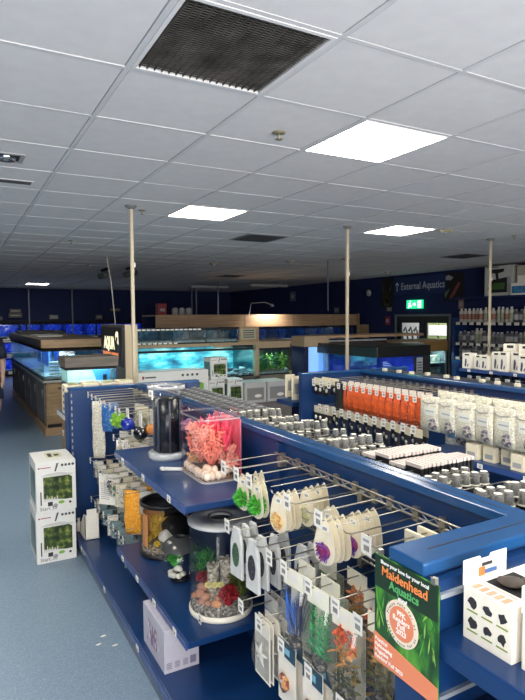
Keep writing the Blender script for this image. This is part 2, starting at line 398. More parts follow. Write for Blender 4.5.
# ================================================================= THE NEAREST BLUE GONDOLA
def ticket(mb_or_none, parent, y, x, z, w=.034, h=.045, name='price_ticket'):
    """little plate facing -X with a few printed bars"""
    mb = MB(); mb.box(x-.0015, x, y-w/2, y+w/2, z-h/2, z+h/2, 0)
    for k in range(5): mb.box(x-.0022, x-.0015, y-w*.28+k*w*.11, y-w*.28+k*w*.11+w*.05, z-h*.3, z-h*.02, 1)
    mb.box(x-.0022, x-.0015, y-w*.3, y+w*.3, z+h*.15, z+h*.3, 2)
    return mb.build(name, [PAPER, INK, GREYP], parent)
def wire_hook(parent, xb, xt, y, z, tick=True, w=.034):
    """twin wire hook from back bar xb to tip xt"""
    s = 1 if xt > xb else -1
    mb = MB(); mb.tube([(xb, y, z), (xt-s*.03, y, z-.004), (xt-s*.008, y, z+.004), (xt, y, z+.018)], .0024, 6)
    mb.tube([(xb, y, z+.022), (xb+s*.02, y, z+.034), (xt, y, z+.030)], .0018, 6)
    mb.box(min(xb, xb-s*.012), max(xb, xb-s*.012), y-.012, y+.012, z-.012, z+.034)
    h = mb.build('hook', CHROME, parent)
    if tick:
        tk = ticket(None, h, y, xt-.004 if s < 0 else xt+.004, z+.010, w, w*1.3)
    return h
def back_bar(parent, x, ya, yb, z):
    mb = MB(); mb.tube([(x, ya, z), (x, yb, z)], .004); mb.tube([(x-.012, ya, z+.028), (x-.012, yb, z+.028)], .0035)
    n = int((yb-ya)/.05)
    for k in range(n):
        y = ya+(k+.0)*(yb-ya)/n; mb.tube([(x, y, z), (x-.012, y+.025, z+.028)], .002, 4)
    for y in (ya+.02, (ya+yb)/2, yb-.02): mb.box(x-.004, x+.03, y-.012, y+.012, z-.035, z+.01)
    return mb.build('back_bar', CHROME, parent)
def metal_shelf(parent, x0, x1, ya, yb, z, n_t=3, fas=.035, th=.03, name='shelf', side=-1):
    mb = MB(); mb.box(x0, x1, ya, yb, z-th, z, 0, bev=.003)
    sh = mb.build(name, BLUE, parent)
    xe = x0 if side < 0 else x1
    mb = MB(); mb.box(xe-.006 if side < 0 else xe, xe if side < 0 else xe+.006, ya+.005, yb-.005, z-th-.006, z-.004, 0)
    MBX = mb.build('price_strip', mat('strip_blue', (.035, .075, .24), .25), sh)
    for k in range(n_t):
        y = ya+(yb-ya)*((k+.5)/n_t)
        tk = ticket(None, sh, y, xe-.0065 if side < 0 else xe+.009, z-th/2-.005, .042, .030)
    return sh

G = thing('blue_gondola', 'nearest blue metal shop gondola with shelves, wire hooks and display tanks', 'shelving unit', (1.31, 2.7, 0))
Gp = (1.31, 2.7, 0)
def loc(o): o.location = (-Gp[0], -Gp[1], 0); return o       # parts are written in room coordinates
class GG:  # shim parent that offsets children written in room coordinates
    pass
base_parts = []
_old_build = MB.build
def under(parent_obj, fn, *a, **k):
    """run fn(parent=None...) results and attach with offset so that room coordinates hold"""
    o = fn(*a, **k); o.parent = parent_obj; o.location = Vector(o.location)-parent_obj.location; return o
def P(mb, name, mats, parent=G):
    o = mb.build(name, mats); o.parent = parent; o.location = -Vector(parent.location); return o
YA, YB = .90, 4.47
P(MB().box(1.285, 1.335, YA+.02, YB, .1, 1.19), 'spine_panel', BLUE)
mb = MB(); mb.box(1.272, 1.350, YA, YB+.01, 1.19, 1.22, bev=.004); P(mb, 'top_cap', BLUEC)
P(MB().box(1.309, 1.313, YA+.1, YB, 1.2196, 1.2206), 'cap_slot', MATTE)
for y in (2.155, 3.36):
    mb = MB(); mb.box(1.262, 1.285, y-.018, y+.018, .1, 1.185)
    P(mb, 'upright', BLUE)
    mb = MB(); [mb.box(1.2605, 1.2625, y-.008, y-.003, .2+k*.05, .225+k*.05) for k in range(19)]; P(mb, 'slot_row', MATTE)
# near cross panel with its cap
P(MB().box(.87, 1.78, .865, .95, .1, 1.192), 'end_panel', BLUE)
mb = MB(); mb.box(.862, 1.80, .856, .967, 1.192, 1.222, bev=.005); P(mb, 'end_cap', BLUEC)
P(MB().box(.93, 1.78, .908, .912, 1.2215, 1.2226), 'cap_slot', MATTE)
# far cross panel with its cap and slotted edge
P(MB().box(.765, 1.83, 4.44, 4.49, .1, 1.20), 'end_panel', BLUE)
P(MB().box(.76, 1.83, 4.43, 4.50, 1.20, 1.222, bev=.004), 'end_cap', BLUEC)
mb = MB(); [mb.box(.775, .783, 4.4385, 4.4405, .2+k*.05, .225+k*.05) for k in range(20)]; P(mb, 'slot_row', GREYP)
P(MB().box(1.262, 1.285, 4.41, 4.44, .1, 1.2), 'upright', BLUE)
# base decks
def shelf_on(x0, x1, ya, yb, z, nt, parent=G, **k):
    o = metal_shelf(None, x0, x1, ya, yb, z, nt, **k); o.parent = parent; o.location = -Vector(parent.location); return o
b1 = shelf_on(.765, 1.285, .95, 4.44, .12, 5, name='base_shelf', th=.04)
P(MB().box(.775, 1.75, .95, 4.44, 0, .078), 'kick_plate', mat('kick_grey', (.12, .15, .22), .4))
P(MB().box(1.335, 1.83, .95, 4.44, .08, .12), 'base_shelf', BLUE)
# shelves of the middle bay
shelf_on(.83, 1.265, 2.175, 3.34, .96, 3)
shelf_on(.83, 1.265, 2.175, 3.34, .37, 4)
def hook_on(xb, xt, y, z, tick=True, parent=G, w=.042):
    h = wire_hook(None, xb, xt, y, z, tick, w); h.parent = parent; h.location = -Vector(parent.location); return h
def bar_on(x, ya, yb, z, parent=G):
    b = back_bar(None, x, ya, yb, z); b.parent = parent; b.location = -Vector(parent.location)
# near bay rows
ROWA = 1.12; ROWB = .885; ROWD = .60
for z, ya, yb in ((ROWA, .97, 2.14), (ROWB, .97, 2.14), (ROWD, .97, 2.14)): bar_on(1.255, ya, yb, z)
hA = [2.09, 1.97, 1.86, 1.70, 1.585, 1.48, 1.40, 1.28, 1.17, 1.06]
hB = [2.05, 1.93, 1.82, 1.70, 1.60, 1.45, 1.305, 1.20, 1.08]
hD = [1.93, 1.78, 1.62, 1.45, 1.28, 1.12]
for y in hA: hook_on(1.25, .97, y, ROWA, y in (2.09, 1.97, 1.86, 1.585, 1.40, 1.17))
for y in hB: hook_on(1.25, .965, y, ROWB, y in (2.05, 1.70, 1.60, 1.45, 1.305, 1.20))
for y in hD: hook_on(1.25, .965, y, ROWD, True)
# far bay rows
for z in (1.16, .95, .66, .36): bar_on(1.255, 3.38, 4.43, z)
hF = [4.33, 4.20, 4.07, 3.94, 3.80, 3.66, 3.52, 3.42]
for y in hF: hook_on(1.25, .885, y, 1.165, True, G, .034)
for y in hF[4:]: hook_on(1.25, .94, y, .93, True, G, .034)
for y in hF: hook_on(1.25, .89, y, .66, True, G, .034)
for y in hF: hook_on(1.25, .89, y, .36, True, G, .034)
# far side hooks
hR = [1.04+i*.088 for i in range(38)]
bar_on(1.36, .97, 4.42, 1.125)
for y in hR: hook_on(1.37, 1.73, y, 1.13, False)

# ---------- near end: end-on unit with box shelf
U = thing('end_display_unit', 'blue end-on shelf unit joined to the near end of the gondola', 'shelving unit', (1.32, .6, 0))
mb = MB(); mb.box(.87, 1.79, .838, .864, .1, 1.185); P(mb, 'back_panel', BLUE, U)
for z in (1.155, .93):
    P(MB().box(.885, 1.78, .828, .838, z-.005, z+.005), 'rail', mat('rail_pale', (.5, .55, .6), .35, .5), U)
for z in (1.075, .885, .12):
    sh = MB().box(.87, 1.79, .28, .838, z-.045, z, bev=.004); P(sh, 'shelf', BLUE, U)
P(MB().box(.9, 1.76, .3, .80, 0, .08), 'kick_plate', MATS['kick_grey'], U)

# orange/white rock boxes on the end shelf
def rock_box(label, loc_, group):
    t = thing('rock_box', label, 'box', loc_, 0, group)
    W, D, H = .20, .118, .112          # X, Y, Z
    mb = MB(); mb.box(0, W, 0, D, 0, H, bev=.0015)
    mb.build('carton', WHITE, t)
    mb = MB(); pts = [(0, 0), (.135, 0), (.135, .052), (.085, .052), (.08, .045), (.055, .045), (.05, .052), (0, .052)]
    mb.prism(pts, (0, D, H-.002), XP, ZP, -.002); hc = mb.build('header_card', WHITE, t)
    mb = MB(); mb.box(.055, .085, D-.0032, D-.0012, H+.028, H+.034); mb.build('hang_slot', INK, hc)
    mb = MB(); mb.box(.045, .062, D-.003, D-.0015, H+.008, H+.026, 0); mb.box(.064, .10, D-.003, D-.0015, H+.010, H+.018, 1); mb.build('logo', [mat('logo_orange', (.7, .22, .06), .5), mat('logo_blue', (.1, .2, .5), .5)], hc)
    # six dark rock pictures with green caption bars on the aisle face
    mb = MB(); rr = random.Random(5)
    for r in range(2):
        for c_ in range(3):
            cy = D-.024-c_*.036; cz = .082-r*.042
            pts = []
            for k in range(10):
                a = k*PI/5; q = .0115*(.65+.5*rr.random()); pts.append((math.cos(a)*q, math.sin(a)*q))
            mb.prism(pts, (-.0002, cy, cz), YM, ZP, .0006, 0)
            mb.box(-.0012, 0, cy-.013, cy+.013, cz-.0195, cz-.0165, 1)
    mb.build('rock_pictures', [INK, mat('caption_green', (.22, .30, .06), .5)], t)
    mb = MB(); mb.box(.05, .14, .02, D-.015, H-.0028, H+.0003); mb.build('window_hole', MATTE, t)
    for k in range(4): pass
    mb = MB(); mb.box(.04, .042, .02, .1, H, H+.0006); [mb.box(.006, .03, .02+k*.018, .032+k*.018, H, H+.0006) for k in range(5)]; mb.build('top_print', mat('print_peach', (.65, .35, .22), .5), t)
    for k in range(2):
        pass
    return t
rock_box('open white carton of dark rocks with header card, farthest along the end shelf', (.922, .683, 1.075), 'rock cartons on the end shelf')
rock_box('open white carton of dark rocks nearer the camera at the right edge', (.930, .55, 1.075), 'rock cartons on the end shelf')
for i, (x, y) in enumerate(((1.0, .745), (1.035, .72), (1.01, .60), (1.04, .64))):
    tag(MB().blob((0, 0, 0), (.024, .026, .009), 40+i, 2, .12).build('rock', mat('rock_dark', (.07, .055, .045), .7, noise=.3)),
        'dark rounded rock poking out of the %s carton window, %s one' % ('farther' if i < 2 else 'nearer', 'left' if i % 2 == 0 else 'right'), 'rock', 'rocks in the open cartons').location = (x, y, 1.075+.1205)
t = thing('green_pack', 'dark pack with green corner behind the nearer rock carton', 'pack', (1.24, .66, 1.075))
MB().box(0, .12, 0, .03, 0, .15, bev=.003).build('pack', MATTE, t); MB().box(.0, .12, -.001, 0, .09, .15).build('green_panel', mat('green_print', (.05, .35, .06), .5), t)
t = thing('white_carton', 'open white carton with dark hole on the lower end shelf', 'box', (.90, .52, .885))
MB().box(0, .2, 0, .16, 0, .1, bev=.002).build('carton', WHITE, t); MB().box(.03, .16, .03, .13, .1, .1008).build('window_hole', MATTE, t)
mb = MB(); mb.prism([(0, 0), (.15, 0), (.15, .05), (0, .05)], (0, .16, .1), XP, ZP, -.002); mb.build('header_card', WHITE, t)

# ---------- poster hanging on the end panel
PO = thing('vote_poster', 'green aquatic poster asking for votes, hung facing the aisle at the gondola end', 'poster', (.862, .922, .93))
def PP(mb, name, mats, par=PO): 
    o = mb.build(name, mats); o.parent = par; o.location = -Vector(PO.location) if par == PO else (0, 0, 0); return o
px = .862; ya, yb, z0, z1 = .822, 1.022, .935, 1.193
leaf_m = ramp_mat('poster_leaves', [(.30, (.004, .02, .008)), (.45, (.02, .10, .02)), (.55, (.07, .28, .03)), (.68, (.22, .50, .08))], 9, 'noise', .3, (1, 2.2, .8), detail=3)
PP(MB().box(px-.003, px, ya, yb, z0, z1), 'board', leaf_m)
PP(MB().box(px-.0045, px-.003, ya+.002, yb-.002, z1-.078, z1-.002), 'dark_heading', mat('poster_dark_green', (.012, .035, .015), .3))
# sprays of leaves printed on the poster
mb = MB(); rr = random.Random(11)
for k in range(46):
    y = rr.uniform(ya+.006, yb-.006); z = rr.uniform(z0+.075, z1-.09); a = rr.uniform(-.7, .7); L = rr.uniform(.03, .06)
    dy, dz = math.sin(a)*L, math.cos(a)*L
    y2 = min(max(y+dy, ya+.003), yb-.003); z2 = min(z+dz, z1-.05)
    wv = .0022
    mb.prism([(0, 0), (wv, .4), (0, 1), (-wv, .4)], (px-.0032, y, z), Vector((0, 1, 0)), Vector((0, y2-y, z2-z)), -.0004, rr.randrange(3))
PP(mb, 'leaf_print', [mat('leaf_a', (.10, .40, .05), .3), mat('leaf_b', (.03, .18, .03), .3), mat('leaf_c', (.28, .55, .10), .3)])
om = mat('poster_orange', (.75, .24, .12), .35); cr = mat('poster_cream', (.85, .74, .60), .4)
mb = MB(); mb.prism([(0, 0), (.2, 0), (.2, .040), (.0, .068)], (px-.0035, yb, z0), YM, ZP, .0012); PP(mb, 'orange_band', om)
def disc(r, cy, cz, x, n=40): 
    return MB().prism([(math.cos(2*PI*k/n)*r, math.sin(2*PI*k/n)*r) for k in range(n)], (x, cy, cz), YM, ZP, .0006)
cy, cz = .929, 1.062
PP(disc(.0520, cy, cz, px-.0046), 'badge_ring', cr); PP(disc(.0385, cy, cz, px-.0053), 'badge_disc', om)
wt = mat('poster_white', (.9, .9, .88), .4)
def pt(s, size, y, z, m_, al='CENTER', wmax=None, x=px-.0064, b=0): 
    o = text(s, size, (x, y, z), YM, ZP, m_, None, 'lettering', al, .0003, b, wmax); o.parent = PO; o.location = -Vector(PO.location); return o
pt('Show your love for your local', .0125, .922, z1-.016, wt, wmax=.19, b=.0002)
pt('Maidenhead', .030, .922, z1-.042, mat('txt_orange', (.85, .27, .08), .4), wmax=.178, b=.0006)
pt('Aquatics', .027, .922, z1-.065, mat('txt_green', (.10, .42, .14), .4), wmax=.15, b=.0006)
pt('store!', .012, .925, z1-.079, wt, b=.0003)
for i, (s, dz) in enumerate((('PFK', .016), ('Readers', .002), ('Poll', -.012), ('2023', -.026))): pt(s, .0165, cy, cz+dz, wt, b=.0003)
def arc(s, r, a0, a1, top):
    n = len(s)
    for i, ch in enumerate(s):
        if ch == ' ': continue
        a = a0+(a1-a0)*i/(n-1)
        sx, sz = math.cos(a), math.sin(a)
        right = Vector((0, -1, 0)); tang = (YM*math.sin(a)-ZP*math.cos(a)) if top else (-YM*math.sin(a)+ZP*math.cos(a))
        upv = (YM*math.cos(a)+ZP*math.sin(a))*(1 if top else -1)
        o = text(ch, .010, Vector((px-.0064, cy, cz))+(YM*math.cos(a)+ZP*math.sin(a))*(r if top else r+.007), tang, upv, INK, None, 'lettering', 'CENTER', .0002)
        o.parent = PO; o.location = -Vector(PO.location)
arc('Please vote for us', .0415, PI*.93, PI*.07, True)
arc('please vote for us', .0415, PI*1.10, PI*1.90, False)
for i, s in enumerate(('Practical', 'Fishkeeping', 'Magazine', "Readers' Poll 2023")): pt(s, .0125, yb-.006, z0+.050-i*.0135-(.0), wt, 'LEFT', .12, b=.0002)
mb = MB(); mb.box(px-.004, px+.006, 1.0, 1.012, z1-.01, z1+.012); mb.box(px-.004, px+.006, .832, .844, z1-.01, z1+.012); PP(mb, 'clip', CHROME)
PO.location.y -= .013

# ================================================================= PRODUCTS ON HOOKS (aisle side)
def card_tear(kind, ci):
    """teardrop card with a printed hole at the top and a tuft in a round window; hangs from z=0 down, faces -X"""
    t = thing('plant_card', '', 'packaged plant', (0, 0, 0))
    W, H = .090, .150
    pts = []
    n = 26
    for k in range(n):
        a = 2*PI*k/n; r = W/2; x = math.cos(a)*r; y = -H+W/2+math.sin(a)*r
        if y > -H+W/2 and True: x = x*(.55 if math.sin(a) > .9 else .85+.15*(1-math.sin(a))); y = -H+W/2+math.sin(a)*(H-W/2)
        pts.append((x, y))
    mb = MB(); mb.prism(pts, (0, 0, .012), YM, ZP, .0015); mb.build('card', CREAM, t)
    mb = MB(); mb.prism([(x*.99, y) for x, y in pts], (.026, 0, .012), YM, ZP, .0015); mb.build('back_card', CREAM, t)
    cols = {'green': ((.04, .33, .03), (.10, .50, .06)), 'orange': ((.62, .30, .12), (.70, .52, .22)), 'purple': ((.11, .04, .30), (.25, .03, .14)), 'pale': ((.45, .45, .20), (.60, .58, .40))}[kind]
    ma = mat('tuft_'+kind, cols[0], .6); mc = mat('tuft2_'+kind, cols[1], .6)
    mb = MB(); rr = random.Random(ci)
    cz = -.095 if kind != 'green' else -.085
    R = .032 if kind != 'green' else .040
    if kind == 'green':
        for k in range(260):
            d_ = Vector((rr.uniform(-1, .6), rr.uniform(-1, 1), rr.uniform(-1, 1))).normalized()
            mb.leaf(Vector((.0, 0, cz))+d_*R*.35, d_, R*.7, .007, rr.randrange(2), .3)
    else:
        mb.blob((-.003, 0, cz), (.010, R*.8, R*.8), ci, 2, .1, 1)
        for k in range(90):
            a = rr.uniform(0, 6.28); q = R*math.sqrt(rr.random())*.9
            b_ = Vector((-.006, math.cos(a)*q, cz+math.sin(a)*q)); mb.leaf(b_, (-1, rr.uniform(-1, 1), rr.uniform(-1, 1)), .012, .006, rr.randrange(2), .3)
    mb.build('plant_tuft', [ma, mc], t)
    mb = MB(); mb.box(-.0028, -.0012, -.018, .012, -.030, -.012, 0); mb.box(-.0030, -.0028, -.012, .006, -.026, -.016, 1); mb.build('price_sticker', [PAPER, GREYP], t)
    return t
tears = {k: card_tear(k, 20+i) for i, k in enumerate(('green', 'orange', 'purple', 'pale'))}
used = set()
def put(proto_, key, loc_, rz, label, group):
    if key not in used:
        used.add(key); proto_.location = loc_; proto_.rotation_euler = (0, 0, rz); proto_['label'] = label; proto_['group'] = group; return proto_
    return dup(proto_, loc_, rz, label, group)
grpA = 'teardrop plant cards on the top hooks'
for kind, x, y, rz, l in (('green', .995, 1.97, .15, 'bright green plant on teardrop card, top hooks, nearest the pink coral tank'), ('green', 1.0, 1.86, .1, 'bright green plant on teardrop card, second from the pink coral tank'),
        ('green', 1.06, 1.98, -.1, 'green plant card tucked behind the first bright green one'),
        ('orange', 1.0, 1.70, .2, 'orange speckled tuft on a round cream card, front of its hook'), ('orange', 1.045, 1.70, 0, 'orange tuft card directly behind the front orange one'),
        ('pale', 1.12, 1.70, .1, 'pale cream card behind the orange tufts, first back'), ('pale', 1.18, 1.71, -.1, 'pale cream card behind the orange tufts, rearmost'),
        ('orange', 1.06, 1.48, .15, 'orange tuft card hanging behind the price ticket, beside the purple tufts'),
        ('purple', .99, 1.40, .2, 'purple round tuft on a cream teardrop card, frontmost of the purple ones'), ('purple', 1.035, 1.40, 0, 'purple red tuft card, second of the purple ones from the front'),
        ('purple', 1.10, 1.40, .1, 'purple red tuft card, third of the purple ones from the front'), ('purple', 1.16, 1.40, 0, 'purple red tuft card, rearmost of the purple ones')):
    put(tears[kind], kind, (x, y, ROWA-.004), rz, l, grpA)

# nearest top hooks: flat small cream packs at the end of the row
fp = thing('flat_pack', '', 'pack', (0, 0, 0))
MB().box(0, .012, -.04, .04, -.10, .012, bev=.002).build('card', CREAM, fp); MB().box(-.001, 0, -.03, .03, -.085, -.03).build('picture', mat('pic_bluegrey', (.10, .25, .45), .5, noise=.5, nscale=60), fp)
for i, (x, y) in enumerate(((1.08, 1.06), (1.12, 1.06), (1.16, 1.07), (1.20, 1.06), (1.14, 1.17), (1.19, 1.17))):
    put(fp, 'fp', (x, y, ROWA-.004), 0, 'small cream pack with blue picture, %s back, %s hook from the near end' % (ordw(i % 4+1), 'first' if i < 4 else 'second'), 'small packs by the gondola end')

# pouches with dark oval windows
def pouch(kind):
    t = thing('gravel_pouch', '', 'pouch', (0, 0, 0))
    pts = [(-.045, -.195), (.045, -.195), (.042, -.05), (.022, .012), (-.022, .012), (-.042, -.05)]
    mb = MB(); mb.prism(pts, (-.006, 0, 0), YM, ZP, -.014); bmesh.ops.bevel(mb.bm, geom=mb.bm.edges[:], offset=.003, segments=1, affect='EDGES'); mb.build('pouch', mat('pouch_white', (.60, .61, .60), .45, noise=.05), t)
    mb = MB(); mb.prism([(math.cos(k*PI/10)*.026, -.10+math.sin(k*PI/10)*.05) for k in range(20)], (-.0062, 0, 0), YM, ZP, .001)
    mb.build('window', ramp_mat('win_'+kind, [(0, (.02, .06, .03)), (.5, (.06, .13, .07)), (.8, (.12, .2, .1))] if kind == 'green' else [(0, (.01, .01, .015)), (.5, (.04, .04, .05)), (.85, (.12, .12, .14))], 260), t)
    return t
pg, pk = pouch('green'), pouch('black')
grpB = 'white gravel pouches on the middle hooks'
put(pg, 'pg', (.985, 2.01, ROWB), .1, 'white pouch with a dark green oval window beside the castle tank', grpB)
put(pk, 'pk', (.985, 1.87, ROWB), .1, 'white pouch with a black oval window, front of the second hook', grpB)
for i, (k, x, y) in enumerate(((pg, 1.03, 2.02), (pg, 1.07, 2.03), (pk, 1.03, 1.88), (pk, 1.08, 1.87), (pk, 1.13, 1.88), (pk, 1.12, 1.73), (pk, 1.16, 1.72), (pk, 1.20, 1.74))):
    dup(k, (x, y, ROWB), .05*(i % 3), 'pale pouch on the %s middle hook from the castle tank, %s behind the front one' % (('first', 'first', 'second', 'second', 'second', 'third', 'third', 'third')[i], ordw((1, 2, 1, 2, 3, 1, 2, 3)[i])), grpB)

# tall bagged aquarium plants
def plant_pack(kind, cols, seed, style):
    t = thing('bagged_plant', '', 'packaged plant', (0, 0, 0))
    W, H = .105, .27
    mb = MB(); mb.prism([(-W/2, -.05), (W/2, -.05), (W/2, .012), (-W/2, .012)], (-.004, 0, 0), YM, ZP, .0015); mb.prism([(-W/2, -H), (W/2, -H), (W/2, -.045), (-W/2, -.045)], (.028, 0, 0), YM, ZP, .0012)
    mb.build('backing_card', mat('pack_back', (.86, .84, .70), .6), t)
    rings = []
    for k in range(9):
        z = -.045-(H-.045)*k/8; dpt = .030*math.sin(PI*min(1, (k+.6)/8.6))+.003
        rings.append([Vector((-dpt, -W/2, z)), Vector((-dpt*1.2, 0, z)), Vector((-dpt, W/2, z)), Vector((.026, W/2, z)), Vector((.026, -W/2, z))])
    MB().ring(rings, False, 0, True).build('clear_bag', BAG, t)
    rr = random.Random(seed); mb = MB(); nm = len(cols)
    if style == 'fern':
        for s_ in range(5):
            y = (s_-2)*.019; z0_ = -H+.05; hgt = rr.uniform(.13, .18)
            for k in range(34):
                q = k/34; z = z0_+hgt*q; ln = .026*(1-q*.75)
                for sgn in (-1, 1): mb.leaf((.004, y, z), (rr.uniform(-.6, .2), sgn, .9), ln, .005, rr.randrange(nm), .2)
    elif style == 'strap':
        for k in range(60):
            y = rr.uniform(-.04, .04); m_ = 0 if y > 0 else 1
            mb.leaf((rr.uniform(-.01, .01), y, -H+.05+rr.uniform(0, .05)), (rr.uniform(-.2, .2), rr.uniform(-.35, .35), 1), rr.uniform(.06, .15), .006, m_ % nm, rr.uniform(-.3, .3), 4)
    else:
        for k in range(170):
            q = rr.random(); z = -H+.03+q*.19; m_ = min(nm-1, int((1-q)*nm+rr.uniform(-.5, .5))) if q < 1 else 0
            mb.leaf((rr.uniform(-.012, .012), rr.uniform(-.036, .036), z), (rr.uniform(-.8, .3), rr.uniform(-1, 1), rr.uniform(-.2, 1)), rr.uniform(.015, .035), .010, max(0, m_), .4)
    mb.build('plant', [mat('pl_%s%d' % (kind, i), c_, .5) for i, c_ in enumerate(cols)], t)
    MB().blob((0, 0, -H+.03), (.020, .036, .024), seed, 2, .1).build('plant_base', ramp_mat('pl_base', [(0, (.03, .03, .03)), (.4, (.10, .09, .08)), (.7, (.22, .20, .18))], 150), t)
    MB().box(-.006, -.004, -.02, .02, -.03, .0).build('price_sticker', PAPER, t)
    return t
grpP = 'tall bagged aquarium plants'
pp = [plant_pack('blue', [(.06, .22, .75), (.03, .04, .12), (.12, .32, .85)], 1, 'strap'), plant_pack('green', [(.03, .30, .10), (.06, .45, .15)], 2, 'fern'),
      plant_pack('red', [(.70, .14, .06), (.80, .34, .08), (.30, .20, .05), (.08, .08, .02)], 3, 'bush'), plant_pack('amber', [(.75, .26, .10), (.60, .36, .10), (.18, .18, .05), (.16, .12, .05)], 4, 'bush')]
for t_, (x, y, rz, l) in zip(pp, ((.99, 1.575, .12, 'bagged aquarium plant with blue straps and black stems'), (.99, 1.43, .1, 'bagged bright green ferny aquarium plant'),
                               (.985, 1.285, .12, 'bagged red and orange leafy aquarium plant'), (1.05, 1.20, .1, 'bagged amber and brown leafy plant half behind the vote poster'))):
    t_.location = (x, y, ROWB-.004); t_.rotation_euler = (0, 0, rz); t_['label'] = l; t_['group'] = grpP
for k, x, y, l in ((0, 1.06, 1.60, 'blue bagged plant directly behind the front blue one'), (1, 1.06, 1.46, 'green bagged plant directly behind the front green one'), (2, 1.12, 1.31, 'red bagged plant behind the front red one'),
                   (3, 1.17, 1.46, 'amber bagged plant at the back of the green plants hook'), (1, 1.15, 1.60, 'green bagged plant at the back of the blue plants hook')):
    dup(pp[k], (x, y, ROWB-.004), 0, l, grpP)

# bottom hooks: white packs with a starfish, dark headed packs
def ornament_pack(kind):
    t = thing('ornament_pack', '', 'pack', (0, 0, 0)); W, H = .115, .22
    mb = MB(); mb.box(0, .003, -W/2, W/2, -H, .012); mb.build('card', WHITE, t)
    if kind == 'star':
        rings = []
        for k in range(7):
            z = -.05-(H-.06)*k/6; dp = .018*math.sin(PI*k/6)+.001
            rings.append([Vector((-dp, -W*.45, z)), Vector((-dp*1.2, 0, z)), Vector((-dp, W*.45, z)), Vector((-.0005, W*.45, z)), Vector((-.0005, -W*.45, z))])
        MB().ring(rings, False).build('clear_bag', BAG, t)
        mb = MB()
        for k in range(5):
            a = PI/2+k*2*PI/5+.15; mb.tube([(-.008, 0, -.12), (-.010, math.cos(a)*.02, -.12+math.sin(a)*.02), (-.006, math.cos(a)*.048, -.12+math.sin(a)*.048)], [.009, .007, .002], 8)
        mb.build('starfish', mat('star_white', (.75, .74, .72), .6), t)
    else:
        MB().box(-.001, 0, -W/2, W/2, -.05, .008).build('blue_header', mat('header_navy', (.02, .07, .12), .4), t)
        MB().box(-.002, -.001, -.02, .012, -.035, -.012).build('logo', mat('logo_cyan', (.25, .55, .7), .5), t)
        MB().blob((-.012, 0, -.14), (.012, .03, .035), 8, 2, .2).build('ornament', ramp_mat('orn_mix', [(0, (.25, .05, .04)), (.3, (.6, .3, .1)), (.6, (.15, .12, .1)), (.85, (.5, .45, .4))], 70), t)
    return t
os_, oh_ = ornament_pack('star'), ornament_pack('head')
grpD = 'ornament packs on the lowest near hooks'
for i, (x, y) in enumerate(((.985, 1.80), (1.0, 1.80), (1.03, 1.80), (1.06, 1.80), (1.09, 1.81), (1.12, 1.80), (1.10, 1.93), (1.13, 1.93))):
    put(os_, 'os', (x, y, ROWD), 0, ('white starfish ornament in a clear bag, frontmost on the lowest hooks' if i == 0 else 'white starfish pack stacked %s behind the front pack' % ordw(i)) if i < 6 else 'white starfish pack on the hook left of the starfish stack, %s one' % ('front' if i == 6 else 'rear'), grpD)
for i, (x, y) in enumerate(((.99, 1.63), (1.02, 1.63), (1.06, 1.63), (1.10, 1.63), (.99, 1.47), (1.03, 1.47), (1.07, 1.47), (1.12, 1.47), (1.0, 1.30), (1.05, 1.30))):
    put(oh_, 'oh', (x, y, ROWD), 0, 'dark-blue headed ornament pack, %s from the front on the %s lowest hook' % (ordw((i % 4)+1), ('second', 'third', 'fourth')[i//4]), grpD)
# ================================================================= FAR BAY PRODUCTS (hooks)
def blister(cols, W=.08, H=.11, dpt=.03, card=None, seed=0, name='blister_pack'):
    t = thing(name, '', 'packaged item', (0, 0, 0)); rr = random.Random(seed)
    MB().box(0, .002, -W/2, W/2, -H, .012).build('card', card or WHITE, t)
    mb = MB()
    for k in range(9):
        mb.blob((-dpt*.45, rr.uniform(-W*.3, W*.3), -H+.02+rr.uniform(0, H*.6)), (.010, rr.uniform(.008, .018), rr.uniform(.008, .016)), seed+k, 1, .2, rr.randrange(len(cols)))
    mb.build('contents', [mat('bl_%02d%02d%02d' % tuple(int(99*q) for q in c_), c_, .4) for c_ in cols], t)
    MB().box(-dpt, -.0005, -W*.42, W*.42, -H+.008, -.03, bev=.005).build('clear_shell', BAG, t)
    return t
def gravel_bag(name, col, W, H, seed, stops):
    t = thing('gravel_bag', '', 'bag', (0, 0, 0)); rings = []
    for k in range(11):
        z = -H*k/10; dp = .028*math.sin(PI*min(1, (k+.5)/9.5))**.6 if 0 < k < 10 else .004
        ww = W/2*(1+.05*math.sin(k*1.7+seed))*(.93 if k in (0, 10) else 1)
        n = 14; rings.append([Vector((math.cos(2*PI*i/n)*dp, math.sin(2*PI*i/n)*ww, z)) for i in range(n)])
    MB().ring(rings, True).build('bag', ramp_mat('bag_'+name, stops, 130, bump=.4, rough=.35), t)
    MB().box(-.002, .002, -W*.4, W*.4, 0, .022).build('header', BAG, t)
    return t
grpF = 'items on the far bay hooks'
crm = gravel_bag('cream', 0, .10, .44, 1, [(0, (.62, .58, .46)), (.5, (.78, .75, .62)), (.8, (.88, .85, .75))])
crm.rotation_euler = (0, 0, 1.0); crm.location = (.955, 4.33, 1.12); tag(crm, 'long bag of cream coral sand hanging by the far blue panel', 'bag', grpF)
bb = gravel_bag('blue', 0, .085, .20, 2, [(0, (.02, .10, .35)), (.5, (.04, .18, .50)), (.8, (.10, .30, .65))])
bb.rotation_euler = (0, 0, .8); bb.location = (.95, 4.03, 1.14); tag(bb, 'bag of bright blue gravel beside the long cream bag', 'bag', grpF)
dup(bb, (1.03, 4.15, 1.13), .7, 'second bag of blue gravel half behind the first one')
ora = gravel_bag('orange', 0, .13, .29, 3, [(0, (.90, .33, .02)), (.4, (1, .43, .03)), (.8, (1, .58, .08))])
ora.rotation_euler = (0, 0, .75); ora.location = (.985, 3.53, .64); tag(ora, 'tall bag of bright orange gravel beside the black-rimmed drum tank', 'bag', grpF)
